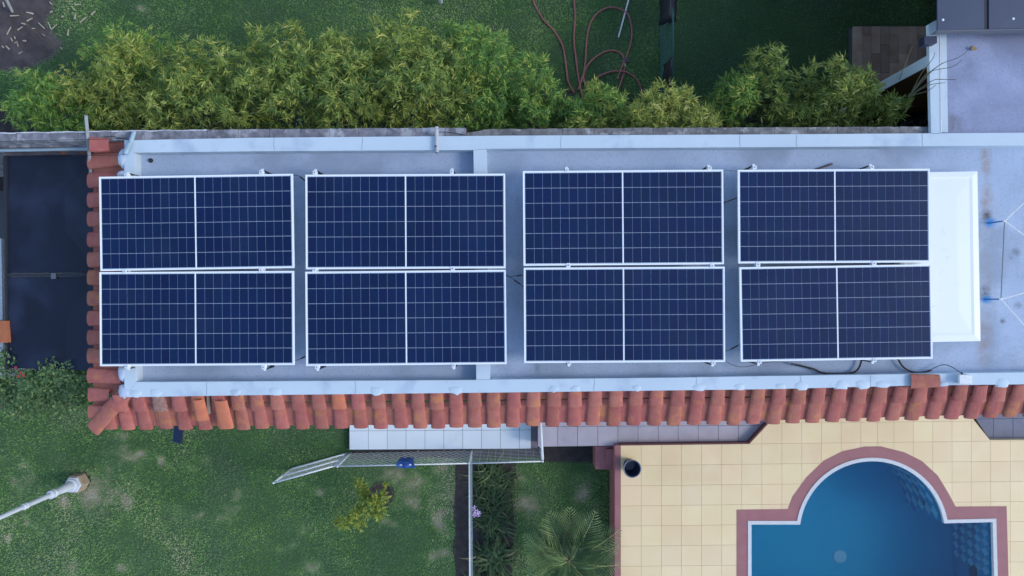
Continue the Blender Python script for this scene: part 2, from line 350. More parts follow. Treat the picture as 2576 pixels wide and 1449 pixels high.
# ------------------------------------------------------------------ ground, beds
DRY = [(325, 1265, 26, 60), (240, 1190, 40, 14), (220, 1215, 18, 26), (60, 1205, 22, 40), (175, 1265, 30, 18), (85, 1315, 24, 14), (250, 1240, 60, 50), (510, 1140, 26, 14), (465, 1172, 26, 16), (452, 1282, 28, 18), (575, 1285, 22, 30), (500, 1295, 22, 14),
       (615, 1240, 18, 10), (600, 1275, 20, 14), (400, 1160, 20, 12), (330, 1150, 60, 22), (180, 1420, 30, 16), (320, 1430, 30, 20), (30, 1320, 26, 18), (20, 1360, 22, 14), (780, 1325, 28, 18), (800, 1240, 36, 20), (1000, 1200, 70, 34), (1050, 1240, 60, 40), (1120, 1220, 36, 70),
       (1060, 1260, 46, 30), (1120, 1310, 30, 40), (990, 1322, 24, 14), (720, 1370, 30, 24), (770, 1430, 44, 30), (880, 1420, 30, 14), (1100, 1400, 40, 22), (1460, 1235, 34, 46), (1310, 1200, 30, 20), (1300, 1270, 40, 26), (1330, 1285, 34, 18), (1470, 1300, 40, 30), (1220, 1430, 20, 20), (350, 20, 24, 12), (330, 1100, 50, 12)]
mg = M('lawn soil and thatch', (.028, .05, .024), (.04, .065, .032), 5, .95, .6, 50, c3=(.055, .07, .048), s3=1.2, t3=(.52, .62))
# pool outline (plan units at deck height)
ZD = 0.60                                                     # pool deck height
def arc(cx, cy, r, a0, a1, n):
    return [(cx + r * math.cos(R(a0 + (a1 - a0) * i / n)), cy - r * math.sin(R(a0 + (a1 - a0) * i / n))) for i in range(n + 1)]
PC = (2193.7, 1343)
def pool_line(off):                                           # off: how far inside the coping's outer edge
    r = 192 - off; yl, yr = 1310 + off, 1307 + off; a = math.degrees(math.asin((PC[1] - yl) / r)); a2 = math.degrees(math.asin((PC[1] - yr) / r))
    return [(1881 + off, 1640), (1881 + off, yl)] + arc(PC[0], PC[1], r, 180 - a, a2, 40) + [(2505 - off, 1304 + off), (2514 - off, 1640)]
PX = lambda pts, z: [tuple(W(x, y, z)[:2]) for x, y in pts]
pool_in = PX(pool_line(9), ZD); pool_out = PX(pool_line(0), ZD)
border_px = [(1853, 1680), (1853, 1282), (1982, 1280.5), (1993.7, 1249), (2028.7, 1201), (2072, 1159), (2118.7, 1135.3), (2175.3, 1123.3), (2215.3, 1122.7), (2275.3, 1137.7), (2318.7, 1159.3), (2358.7, 1196), (2387, 1242.7), (2403.7, 1274.3), (2532, 1273.3), (2543, 1680)]
border = PX(border_px, ZD)
g = MB(); big = [(-150, -150), (150, -150), (150, 150), (-150, 150)]
g.tri_prism(*cut(big, drop=[pool_in]), -0.3, 0.0); gnd = g.build('ground', mg); tag(gnd, kind='structure')
def sheet(name, pix, mat, z): return tag(MB().pp(pix, z - .05, z).build(name, mat), kind='structure')
sheet('soil_patch', [(-60, -60), (128, -60), (138, 20), (120, 60), (160, 110), (130, 150), (70, 172), (-60, 185)], m_soil2, .006)
sheet('flower_bed', [(1146, 1166), (1181, 1164), (1184, 1640), (1143, 1640), (1141, 1500), (1148, 1440), (1142, 1400), (1135, 1370), (1148, 1345), (1140, 1280), (1146, 1220)], m_soil, .007)
sheet('planting_bed', [(1188, 1166), (1300, 1162), (1288, 1240), (1296, 1330), (1286, 1430), (1290, 1640), (1190, 1640)], m_soil, .009)
sheet('soil_strip', [(882, 1133), (1530, 1122), (1530, 1165), (1365, 1163), (1365, 1150), (882, 1156)], m_soil, .005)
sheet('tree_ring', arc(960, 1243, 33, 0, 350, 20), m_soil, .006)
sheet('hedge_bed', [(-60, 900), (235, 920), (235, 1000), (150, 1030), (-60, 1030)], m_soil, .006)
sheet('lamp_ring', arc(205, 1208, 24, 0, 350, 18), m_soil, .006)
sheet('under_hedge_soil', [(-60, 300), (150, 230), (1300, 220), (1800, 250), (2345, 240), (2345, 480), (-60, 480)], m_soil, .005)
sheet('yard_paving', [(-400, 480), (330, 480), (330, 905), (-400, 905)], m_groutd, .01)

# ------------------------------------------------------------------ the house with its roof
ZT, ZS = 2.95, 2.78
house = thing('flat_roofed_house', W(1288, 700, 0) + Vector((1, 0, 0)), 'low house with bluish flat roof, parapet and clay tile eaves carrying the solar panels', 'house')
MB().pp([(325, 365), (3000, 350), (3000, 955), (1500, 965), (325, 985)], -.02, ZS).build('roof_slab', m_roof, house)
def wallring():
    a, b2 = W(345, 360, ZT), W(3000, 350, ZT); c_, d = W(3000, 950, ZT), W(345, 975, ZT)
    return a, b2, c_, d
def parapet(pix, z0=2.45): return MB().pp(pix, z0, ZT).build('parapet', m_para, house)
parapet([(313, 353), (640, 346.5), (1288, 341), (1932, 338), (3000, 331), (3000, 362), (2576, 366), (1932, 370), (1224, 374.3), (1190.7, 377.2), (640, 380.5), (337.5, 384)])
parapet([(313, 353.6), (337.3, 384.5), (342, 961), (313, 999)])
parapet([(342.3, 961.2), (1198, 956), (1233, 955), (1700, 950), (1932, 946), (2576, 937), (3000, 930), (3000, 962), (2300, 970), (1932, 979), (1288, 987), (640, 994), (313.4, 999.2)])
db = MB().pp([(1191, 377.8), (1223.8, 375), (1232.6, 954.3), (1198.2, 955.4)], 2.5, ZT - .002).build('divider_beam', m_para, house)
MB().lathe(W(380, 404, ZS), [(.028, -.01), (.028, .012), (.02, .03), (.006, .038)], 12).build('roof_drain', m_black, house)
m_crack = M('paint crack', (.22, .26, .33), None, rough=.9)
for (x, ya, yb) in ((689, 346.6, 379.5), (911, 344.6, 378.5), (1411, 340.8, 372.8), (1861, 338.9, 370.2), (2003, 338, 369.3), (2320, 336, 367.2), (894, 959.2, 990.6), (1495, 953.2, 984.2), (1752, 949.8, 980.7), (2014, 945.6, 976.5), (2190, 943.2, 971), (520, 960.8, 995)):
    rc_ = random.Random(x); cw = .45; L_ = [(x + rc_.uniform(-1.2, 1.2), ya + (yb - ya) * k / 5) for k in range(6)]
    MB().prism([W(p[0] - cw, p[1], ZT) for p in L_] + [W(p[0] + cw, p[1], ZT) for p in reversed(L_)], ZT - .01, ZT + .0015).build('crack', m_crack, house)

# --- barrel tiles
def barrel(r0, r1, L, th=.013, n=11, rise=1.0, flip=False, arcdeg=178):
    vs = []; fs = []; rows = 3
    for lay in (0, 1):
        for j in range(rows):
            u = j / (rows - 1); r = r0 + (r1 - r0) * u - (th if lay else 0)
            for k in range(n):
                a = R(90 - arcdeg / 2 + arcdeg * k / (n - 1)); x, z = r * math.cos(a), r * max(0, math.sin(a)) ** .62 * rise
                if flip: z = -z
                vs.append((x, -u * L, z))
    P = rows * n
    for lay in (0, 1):
        for j in range(rows - 1):
            for k in range(n - 1):
                q = [lay * P + j * n + k, lay * P + j * n + k + 1, lay * P + (j + 1) * n + k + 1, lay * P + (j + 1) * n + k]
                fs.append(tuple(q) if (lay == 0) == flip else tuple(q[::-1]))
    for j in range(rows - 1):
        for k in (0, n - 1): fs.append((j * n + k, (j + 1) * n + k, P + (j + 1) * n + k, P + j * n + k))
    for j in (0, rows - 1):
        for k in range(n - 1): fs.append((j * n + k, j * n + k + 1, P + j * n + k + 1, P + j * n + k))
    me = bpy.data.meshes.new('roof_tile'); me.from_pydata(vs, [], fs); me.update()
    bm = bmesh.new(); bm.from_mesh(me); bmesh.ops.recalc_face_normals(bm, faces=bm.faces); bm.to_mesh(me); bm.free()
    me.polygons.foreach_set('use_smooth', [True] * len(me.polygons)); me.set_sharp_from_angle(angle=R(40))
    return me
def tile_me(me, mat): me = me.copy(); me.materials.append(mat); return me
cap_b = barrel(.077, .091, .33, rise=.46); pan_b = barrel(.078, .070, .34, rise=.32, flip=True); long_b = barrel(.084, .098, .52, rise=.55); lpan_b = barrel(.085, .075, .5, rise=.35, flip=True)
CAP, PAN, CAPO, CAPG, LCAP, LPAN = tile_me(cap_b, m_tile), tile_me(pan_b, m_tile), tile_me(cap_b, m_tileo), tile_me(cap_b, m_tileg), tile_me(long_b, m_tile), tile_me(lpan_b, m_tile)
eave = MB().pp([(322, 995), (1288, 985), (1932, 977), (3000, 958), (3000, 968), (1932, 983), (1288, 991), (322, 1001)], 2.72, 2.80).build('eave_board', m_redd, house)
xs_end = [273, 317, 363, 413, 462, 510, 560, 608, 655, 706, 757, 807, 857, 906, 956, 1006, 1054, 1101, 1148, 1194, 1241, 1291, 1341, 1391, 1443, 1493, 1545, 1595, 1646, 1698, 1748, 1798, 1848, 1898, 1949, 1999, 2047, 2099, 2150, 2200, 2250, 2299, 2349, 2399, 2447, 2495, 2545, 2594, 2643]
def lerp(x, tab):
    for (a, ya), (b2, yb) in zip(tab, tab[1:]):
        if x <= b2: return ya + (yb - ya) * (x - a) / (b2 - a)
    return tab[-1][1]
YT = [(200, 999), (640, 994), (1288, 987), (1932, 979), (2150, 975), (2660, 969)]
YE = [(200, 1084), (800, 1083), (1200, 1080), (1341, 1076), (1900, 1071), (2100, 1065), (2660, 1050)]
ZE = 2.735
SL = math.atan2(.19, .45)
def put(me, crest, rz, slope, roll=0.0):
    q = Matrix.Rotation(rz, 4, 'Z') @ Matrix.Rotation(slope, 4, 'X') @ Matrix.Rotation(roll, 4, 'Y')
    return link('roof_tile', me, crest, eave, q.to_euler())
for i, xe in enumerate(xs_end):
    e = W(xe, lerp(xe, YE), ZE); tx = W(xe, lerp(xe, YT), ZT - .02)
    top = Vector((e.x, tx.y - .012 * 0, ZT - .03))
    n = Vector((0, -math.sin(SL), math.cos(SL))); d = Vector((0, -math.cos(SL), -math.sin(SL)))
    run = (top.y - e.y) / math.cos(SL)
    jit = lambda s: random.uniform(-s, s)
    base = lambda s_, h: top + d * s_ + n * h
    rz = .008 + jit(.02)
    if i not in (6,):
        put(CAP, base(run - .33, -.060) + Vector((jit(.004), jit(.006), jit(.003))), rz, SL + jit(.015), jit(.05))
    if i >= 1:
        um = CAPO if i in (5, 12) else CAPG if i == 3 else CAP
        o = put(um, base(-.015 + jit(.008), -.026), .008 + jit(.03), SL - .05 + jit(.015), jit(.05)); o.scale = (1.03, .70 + jit(.03), 1.06)
        if um is CAPG: tag(o, 'greyish streaked upper roof tile')
    # pan to the right of the cap
    xp = xe + 24.7; ep = W(xp, lerp(xp, YE) - 5, ZE - .05); tp = W(xp, lerp(xp, YT), ZT - .02)
    b2 = Vector((ep.x, top.y, ZT - .03))
    if i < len(xs_end) - 1:
        put(PAN, b2 + d * (run - .37) + n * (-.046), rz * .5, SL + jit(.01), jit(.04))
        if i: o = put(PAN, b2 + d * (-.01) + n * (-.039), jit(.02), SL - .02, jit(.04)); o.scale.y = .42
    # mortar lump on the tile head
    if i not in (2, 3, 7, 9, 14, 18, 23, 24, 27, 30, 32, 34, 35, 37, 38, 39, 42, 45): continue
    s = random.choice((.8, 1.0, 1.1))
    mp = top + d * -.03 + n * .02; mp.z = ZT - .036
    mb = MB(); rr = .085 * s; k = [random.uniform(.8, 1.2) for _ in range(14)]
    vs = [mp + Vector((0, .02, .041))]; fs = []
    for ring, (rf, hz) in enumerate(((.8, .0395), (1.0, .033), (1.12, -.02))):
        for q in range(14):
            a = 2 * math.pi * q / 14; vs.append(mp + Vector((rr * rf * math.cos(a) * k[q], .02 + rr * rf * .62 * math.sin(a) * k[q], hz)))
    fs += [(0, 1 + q, 1 + (q + 1) % 14) for q in range(14)]
    for ring in range(2):
        for q in range(14): a_, b_ = 1 + ring * 14 + q, 1 + ring * 14 + (q + 1) % 14; fs.append((a_, a_ + 14, b_ + 14, b_))
    mb.add(vs, fs).build('mortar', m_para, house, True)
# the slipped orange tile lying proud of its row
p = W(555, 1006, 2.965); o = put(CAPO, p, .05, SL - .02, -.08); o.scale = (1.08, 1.2, 1.15); tag(o, 'bright orange slipped roof tile with pale broken end')
# a loose batten scrap beside it and a broken tile on the row before
MB().box(W(525, 1018, 2.86), (.035, .23, .03), .03).build('mortar', m_stone, house)
p = W(499, 1004, 2.955); o = put(CAPO, p + Vector((0, 0, .0)), .04, SL, .1); o.scale = (.9, .9, .95)
# west eave
ys = [403, 453, 502, 552, 601, 651, 700.5, 749.5, 799, 848, 897.5, 947, 993, 1037]
for i, yc in enumerate(ys):
    e = W(219, yc, ZE + .02); st = W(313, yc, ZT - .02); L_ = .52 if i < 13 else .3
    sl = math.atan2(.15, .5)
    d = Vector((-math.cos(sl), 0, -math.sin(sl)))
    x0 = e.x + (L_ * math.cos(sl)) 
    put(LCAP if i < 12 else CAP, Vector((e.x, e.y, ZE + .02 - .07)) - d * (L_ if i < 12 else .33), -math.pi / 2 + random.uniform(-.03, .03), sl, random.uniform(-.04, .04))
    yp = yc + 24.8; ep = W(231, yp, ZE - .03)
    if i < 13: put(LPAN, Vector((ep.x, ep.y, ZE - .035)) - d * .5, -math.pi / 2 + random.uniform(-.02, .02), sl)
ep = W(231, 378, ZE - .03); put(LPAN, Vector((ep.x, ep.y, ZE - .035)) - Vector((-math.cos(sl), 0, -math.sin(sl))) * .5, -math.pi / 2, sl)
MB().pp([(316, 384), (322, 384), (322, 990), (316, 994)], 2.70, 2.80).build('eave_board', m_redd, house)
# hip tiles
for (x0, y0, z0, x1, y1, z1) in ((318, 984, 2.96, 268, 1036, 2.86), (280, 1026, 2.90, 232, 1078, 2.755)):
    a, b2 = W(x0, y0, z0), W(x1, y1, z1); dv = b2 - a; L_ = dv.length
    o = put(LCAP, a - Vector((0, 0, .06)), math.atan2(dv.y, dv.x) + math.pi / 2, math.asin(-dv.z / L_)); o.scale = (1.05, L_ / .5, 1.05)
# rough mortar at the hip head and behind tile 1
for (x, y, rx, ry) in ((316, 985, .10, .10), (311, 940, .07, .12), (312, 402, .07, .12), (312, 440, .09, .06)):
    mb = MB(); c0 = W(x, y, ZT - .05); vs = [c0 + Vector((0, 0, .058))]; k = [random.uniform(.8, 1.2) for _ in range(16)]
    for rf, hz in ((.6, .05), (1, 0)):
        for q in range(16): a = 2 * math.pi * q / 16; vs.append(c0 + Vector((rx * rf * k[q] * math.cos(a), ry * rf * k[q] * math.sin(a), hz)))
    mb.add(vs, [(0, 1 + q, 1 + (q + 1) % 16) for q in range(16)] + [(1 + q, 17 + q, 17 + (q + 1) % 16, 1 + (q + 1) % 16) for q in range(16)]).build('mortar', m_mortar, house, True)
# loose tiles lying on the walls
def loose(me, at, rz, label, sc_=(1, 1, 1)):
    o = link('loose_roof_tile', me, at, None, (0, 0, rz)); o.scale = sc_; return tag(o, label, 'roof tile')
loose(CAP, W(2362, 958, ZT + .012), -math.pi / 2 + .01, 'loose clay tile lying on the south parapet beside the white box', (1.02, 1.1, 1.0))
loose(CAP, W(277, 364, 2.90), -math.pi / 2, 'loose clay tile at the north wall, beside the leaning pale blue pipe', (1.05, .72, 1.1))

# ------------------------------------------------------------------ solar panels
ZP = 3.11
panels = [
    ((250.7, 446), (736.7, 436), (738.3, 675.3), (250.7, 680.7), 491.5, 'solar panel at the west end of the north row, over the clay tiles'),
    ((768.3, 439), (1270.7, 437.3), (1272, 674.3), (769, 678), 1020.5, 'solar panel second from the west in the north row, crossing the divider beam'),
    ((1315.3, 431), (1819.3, 426), (1821.3, 665.3), (1317, 668), 1567, 'brighter blue solar panel third from the west in the north row'),
    ((1855.3, 426), (2338.7, 425.7), (2340.7, 658.5), (1859.3, 664), 2101, 'solar panel at the east end of the north row, beside the white skylight'),
    ((250.7, 685.3), (739, 681), (739.3, 918.7), (250.7, 920.7), 491.5, 'solar panel at the west end of the south row, over the clay tiles'),
    ((768.3, 683.3), (1272.7, 679), (1274, 915.7), (769.7, 921), 1021.5, 'solar panel second from the west in the south row, crossing the divider beam'),
    ((1317.7, 673.7), (1822.7, 670.7), (1824.7, 910.7), (1318.7, 913.3), 1569, 'solar panel third from the west in the south row, with dusty specks'),
    ((1860, 671), (2341.3, 666), (2348, 901), (1864.7, 911.3), 2107, 'solar panel at the east end of the south row, slightly askew over the skylight')]
for (tl, tr, br, bl, xd, lab) in panels:
    a, b2, c_, d_ = [W(p[0], p[1], ZP) for p in (tl, tr, br, bl)]
    ctr = (a + b2 + c_ + d_) / 4
    ux = ((b2 - a) + (c_ - d_)).normalized(); ang = math.atan2(ux.y, ux.x); uy = Vector((-ux.y, ux.x, 0))
    w = ((b2 - a).length + (c_ - d_).length) / 2; h = ((a - d_).length + (b2 - c_).length) / 2
    root = thing('solar_panel', ctr - Vector((0, 0, .035)), lab, 'solar panel', 'solar panels on the flat roof')
    fw = .017
    fr = MB()
    for (lx, ly, dx, dy) in ((0, h / 2 - fw / 2, w, fw), (0, -h / 2 + fw / 2, w, fw), (-w / 2 + fw / 2, 0, fw, h - 2 * fw), (w / 2 - fw / 2, 0, fw, h - 2 * fw)):
        fr.box(ctr + ux * lx + uy * ly - Vector((0, 0, .0175)), (dx, dy, .035), ang)
    fr.build('frame', m_frame, root)
    MB().box(ctr - Vector((0, 0, .008)), (w - 2 * fw, h - 2 * fw, .006), ang).build('backsheet', m_back, root)
    dl = ((xd - (tl[0] + bl[0]) / 2) / ((tr[0] + br[0]) / 2 - (tl[0] + bl[0]) / 2) - .5) * w
    MB().box(ctr + ux * dl - Vector((0, 0, .0045)), (.013, h - 2 * fw, .004), ang).build('centre_strip', m_frame, root)
    mg_, cg, rg = .008, .0028, .0042
    zc = ctr.z - .0045
    hy = (h - 2 * fw - 2 * mg_) / 6
    for x0, x1 in ((-w / 2 + fw + mg_, dl - .009), (dl + .009, w / 2 - fw - mg_)):
        wx = (x1 - x0) / 11
        mb = MB().box((0, 0, 0), (wx - cg, hy - rg, .002)); me = bpy.data.meshes.new('solar_cell'); me.from_pydata([tuple(q) for q in mb.v], [], mb.f); me.materials.append(m_cell)
        for r_ in range(6):
            for q in range(11):
                pos = ctr + ux * (x0 + wx * (q + .5)) + uy * (-h / 2 + fw + mg_ + hy * (r_ + .5)); pos.z = zc
                link('solar_cell', me, pos, root, (0, 0, ang))
# mounting rails with clamps and feet
rails = [((318, 441), (314, 683), (319, 922), 'at the west end'), ((657, 433), (657, 680), (663, 924), 'under the west panel pair, near its east edge'), ((791.7, 434), (791.3, 679), (797.3, 924), 'second pair, near its west edge'), ((1136.7, 432), (1139, 676), (1141.3, 920), 'second pair, beside the divider beam'),
         ((1426, 428), (1430, 667.5), (1432, 913), 'third pair, near its west edge'), ((1785, 423), (1791.7, 669), (1795, 913), 'third pair, near its east edge'), ((1898.7, 421), (1907, 665), (1911, 911), 'east pair, near its west edge'), ((2193.7, 421), (2199, 663), (2199.7, 906), 'east pair, nearest the skylight')]
for (t_, m_, b_, wh) in rails:
    pt, pm, pb = [W(q[0], q[1], ZP) for q in (t_, m_, b_)]
    root = thing('mounting_rail', pb.copy() - Vector((0, 0, .5)), 'aluminium mounting rail with three clamps, ' + wh, 'mounting rail', 'mounting rails under the solar panels')
    dr = (pb - pt).normalized()
    MB().tube([pt - dr * .02 - Vector((0, 0, .06)), pb + dr * .02 - Vector((0, 0, .06))], .02, 4).build('rail', m_clamp, root)
    for q in (pt, pm, pb):
        cl = MB()
        if q is pm: cl.box(q + Vector((0, 0, .004)), (.05, .055, .008), 0)
        else:
            s = 1 if q is pt else -1
            cl.box(q + Vector((0, -.006 * s, .004)), (.045, .034, .008)).box(q + Vector((0, .016 * s, -.02)), (.045, .012, .05))
            cl.box(q + Vector((0, .03 * s, -.045)), (.03, .035, .012))
        c1 = cl.build('clamp', m_clamp, root)
        MB().lathe(q + Vector((0, 0, .008)), [(.009, 0), (.009, .006), (.006, .009)], 6).build('bolt', m_bolt, c1)
    for q, s in ((pt, 1), (pb, -1)):
        lg = MB().box(Vector((q.x, q.y + .03 * s, (ZS + ZP - .05) / 2)), (.04, .008, ZP - .05 - ZS)).box(Vector((q.x, q.y - .02 * s, ZS + .004)), (.05, .11, .008))
        lg.build('foot', m_dark, root)

# ------------------------------------------------------------------ things on the roof
# skylight
sk = thing('skylight', W(2390, 645, ZS), 'white dome skylight box on the roof beside the east solar panels', 'skylight')
zt = 2.98
MB().pp([(2268, 436), (2459, 432), (2467, 857), (2272, 860)], ZS - .01, zt - .03).build('curb', m_white, sk)
def skl():
    o_ = [W(x, y, zt) for x, y in ((2262, 434), (2458, 431), (2466, 858), (2268, 862))]
    i_ = [W(x, y, zt + .006) for x, y in ((2272, 446), (2446, 444), (2452, 843), (2278, 846))]
    l_ = [W(x, y, zt + .002) for x, y in ((2280, 452), (2438, 450), (2444, 836), (2286, 838))]
    m2 = [W(x, y, zt + .007) for x, y in ((2312, 500), (2406, 498), (2411, 782), (2318, 784))]
    b_ = [p - Vector((0, 0, .045)) for p in o_]
    vs = b_ + o_ + i_ + l_ + m2; fs = []
    for r_ in range(4):
        for q in range(4): fs.append((r_ * 4 + q, (r_ + 1) * 4 + q, (r_ + 1) * 4 + (q + 1) % 4, r_ * 4 + (q + 1) % 4))
    fs.append((19, 18, 17, 16)); return MB().add(vs, fs)
o = skl().build('lid', m_skyl, sk)
bm = bmesh.new(); bm.from_mesh(o.data); bmesh.ops.recalc_face_normals(bm, faces=bm.faces); bm.to_mesh(o.data); bm.free()
# white wire frame on blue stubs
wf = thing('rod_stand', W(2500, 650, ZS), 'white rods tied to two blue stubs standing on the roof at the east edge', 'stand')
zr = 3.09
A_, B_ = W(2527, 556, zr), W(2518, 752.5, zr)
for p, b0 in ((A_, (2487, 561)), (B_, (2479, 753))):
    MB().tube([W(b0[0], b0[1], ZS), p], .009, 8).build('stub', m_blue, wf)
MB().tube([A_, B_], .006, 6).build('rod', m_cable, wf)
for p, e in ((A_, (2588, 498)), (A_, (2588, 600)), (B_, (2588, 733)), (B_, (2588, 832))):
    MB().tube([p, W(e[0], e[1], zr + .02)], .009, 6).build('rod', m_white, wf)
for p in (A_, B_): MB().lathe(p - Vector((0, 0, .012)), [(.016, 0), (.018, .012), (.014, .026)], 10).build('joint', m_white, wf)
# white junction box
jb = thing('junction_box', W(2427, 955, ZT), 'small white junction box on the south parapet beside the loose tile', 'junction box')
MB().box(W(2427, 954, ZT + .045), (.135, .105, .08), .02, .008).build('body', m_white, jb)
MB().box(W(2427, 954, ZT + .089), (.14, .11, .012), .02, .004).build('lid', m_white, jb)
MB().tube([W(2421, 941, ZT + .05), W(2418, 937, ZT + .05)], .012, 8).build('cable_gland', m_black, jb)
# cables
def cable(pts, z, r, label, mat=m_black, con=None, zz=None, name='cable'):
    P = spline([W(x, y, (zz[i] if zz else z)) for i, (x, y) in enumerate(pts)], 5)
    if con is None: return tag(MB().tube(P, r, 7).build(name, mat, None, True), label, 'cable')
    root = thing('cable', P[len(P) // 2], label, 'cable')
    MB().tube(P, r, 7).build('wire', mat, root, True)
    MB().tube([W(con[0], con[1], z + .002), W(con[2], con[3], z + .002)], .0095, 8).build('connector', m_black, root)
    return root
cable([(732, 440), (745, 441), (757, 446), (772, 460)], 3.03, .0038, 'thin black cable bridging the two western panel pairs at their north end', con=(755, 445, 766, 453))
cable([(732, 908), (746, 906), (757, 902), (774, 893)], 3.03, .0038, 'thin black cable bridging the two western panel pairs at their south end', con=(757, 902, 767, 897))
cable([(1266, 691), (1282, 696), (1300, 693.5), (1322, 691)], 3.03, .0038, 'upper of two thin black cables in the middle gap between the panels', con=(1300, 694, 1312, 692.5))
cable([(1266, 689), (1280, 695), (1297, 707), (1322, 725)], 3.02, .0038, 'lower of two thin black cables in the middle gap between the panels', con=(1293, 704, 1309, 715))
cable([(1815, 430), (1837, 429), (1862, 432)], 3.03, .004, 'thin dark cable bridging the two eastern panel pairs at their north end', m_cable)
cable([(1818, 886), (1834, 880.5), (1848, 874), (1866, 863)], 3.03, .0038, 'thin black cable bridging the two eastern panel pairs at their south end', con=(1838, 879, 1856, 869))
cable([(1820, 905), (1845, 919), (1872, 923), (1905, 917), (1932, 911), (1965, 910), (2000, 917)], 2.9, .005, 'grey cable looping out below the third and fourth panel pairs', m_cable)
cable([(1990, 915), (2018, 921), (2046, 928), (2066, 937), (2090, 940), (2125, 940), (2149, 936), (2161, 925), (2168, 905)], 2.83, .0125, 'thick black conduit curving south of the eastmost panel', m_black)
cable([(2258, 900), (2268, 918), (2282, 930), (2302, 937), (2325, 936), (2342, 931)], 2.83, .0125, 'thick black conduit running from the eastmost panel towards the junction box', m_black)
cable([(2340, 931), (2360, 921), (2378, 917.5), (2398, 925), (2419, 940)], 2.9, .006, 'thin grey cable entering the white junction box', m_cable, zz=[2.84, 2.84, 2.86, 2.92, 3.0])
def rod(name, pts, r, mat, label, cat, n=8): return tag(MB().tube(pts, r, n).build(name, mat), label, cat)
rod('wooden_stick', [W(2050, 427, 2.80), W(2094, 412, 2.80)], .011, m_brown, 'brown stick poking out north of the east solar panel', 'stick')
rod('rusty_rod', [W(1812, 514, 2.9), W(1866, 493, 2.9)], .008, m_brown, 'thin rusty rod in the gap between the two eastern panel pairs', 'rod')
# leaning batten, pipes, wires at the north wall
bt = MB(); a, b2 = W(216, 291, 3.06), W(229, 441, 2.62); bt.tube([a, b2], .024, 4)
tag(bt.build('batten', m_grey), 'grey square batten leaning over the north wall beside the tiles', 'batten')
pp = thing('leaning_pipe', W(327, 360, 2.92), 'pale blue pipe leaning across the north wall beside the roof corner', 'pipe')
MB().tube([W(338, 331, 2.97), W(326, 366, 3.0)], .026, 12).build('pipe_length', m_pipe, pp, True, 40)
MB().tube([W(327, 362, 3.0), W(315, 388, 3.02)], .033, 12).build('socket', m_pipe, pp, True, 40)
MB().tube([W(315.1, 387.6, 3.02), W(314.8, 388.6, 3.02)], .024, 12).build('open_end', m_rusty, pp)
MB().tube([W(326, 361, 3.0), W(324, 366, 3.0)], .037, 12).build('collar', m_pipe, pp, True, 40)
rp = thing('rusty_pipe', W(1098, 352, 2.97), 'rusty white pipe lying across the north parapet', 'pipe')
MB().tube([W(1098, 319, 2.985), W(1099, 384, 2.985)], .024, 12).build('pipe_length', m_rustp, rp, True, 40)
MB().tube([W(1099, 383, 2.985), W(1099, 385, 2.985)], .018, 12).build('open_end', m_rusty, rp)
cable([(1104, 333), (1120, 332), (1150, 336), (1172, 341)], 2.93, .004, 'black wire lying on the north wall beside the rusty pipe', name='wire')
cable([(-40, 357), (120, 353), (300, 349), (322, 348)], 3.0, .003, 'upper thin wire strung along the north wall above the dark awning', name='wire')
cable([(180, 390), (280, 391), (313, 388)], 2.95, .003, 'short dark wire tied to the leaning pale blue pipe', name='wire')
cable([(262, 345), (285, 343), (300, 347), (318, 347)], 2.93, .004, 'crooked dark wire beside the loose tile on the north wall', name='wire')

# ------------------------------------------------------------------ north boundary wall
def block_wall(name, label, segs, zt_, mats, edge=None, bl=78):
    root = thing(name, W((segs[0][0] + segs[-1][0]) / 2, segs[0][1], 0), label, 'wall')
    x = segs[0][0]; core = MB()
    top = [(s[0], s[1]) for s in segs]; bot = [(s[0], s[2]) for s in segs]
    core.prism([W(p[0], p[1], zt_) for p in top] + [W(p[0], p[1], zt_) for p in reversed(bot)], -.05, zt_ - .012); core.build('wall_core', mats[0], root)
    xs = [x]
    while xs[-1] < segs[-1][0] - bl * .4: xs.append(min(segs[-1][0], xs[-1] + bl * random.uniform(.92, 1.08)))
    xs[-1] = segs[-1][0]
    for a, b2 in zip(xs, xs[1:]):
        a += .45; b2 -= .45
        n = 5; T = []; B = []
        for q in range(n + 1):
            xx = a + (b2 - a) * q / n
            T.append((xx, lerp(xx, top) + random.uniform(-.9, .9))); B.append((xx, lerp(xx, bot)))
        z = zt_ + random.uniform(-.006, .004)
        MB().prism([W(p[0], p[1], z) for p in T] + [W(p[0], p[1], z) for p in reversed(B)], zt_ - .2, z).build('block', mats[0], root)
        if edge and edge[0] < (a + b2) / 2 < edge[1]:
            e1 = [(p[0], p[1] - .6) for p in T]; e2 = [(p[0], p[1] + random.uniform(.6, 3.0)) for p in T]
            MB().prism([W(p[0], p[1], z) for p in e1] + [W(p[0], p[1], z) for p in reversed(e2)], zt_ - .1, z + .006).build('lime_edge', m_lime, root)
    return root
block_wall('boundary_wall', 'weathered grey block wall with whitish rim, west of the rusty pipe', [(-500, 338, 357), (0, 334.5, 356), (317, 329, 352.6), (640, 325, 346.4), (1172, 321, 341.6)], 2.90, [m_block], (-500, 560))
block_wall('boundary_wall', 'pale mottled block wall between bamboo and roof, east of the rusty pipe', [(1173, 333, 341.6), (1215, 330, 341), (1216, 325, 341), (1700, 321, 338.6), (2344, 318.5, 335.6)], 2.88, [m_blockd])
tag(MB().pp([(-500, 372), (150, 370.5), (313, 368), (313, 358), (-500, 362)], 2.3, 2.62).build('ledge_wall', m_block), 'lower rough ledge at the foot of the north wall beside the dark awning', 'ledge')
tag(MB().tube([W(-60, 379, 2.62), W(80, 377, 2.62), W(225, 373, 2.62)], .02, 8).build('gutter_pipe', m_pipe), 'pale pipe along the north edge of the dark awning', 'pipe')

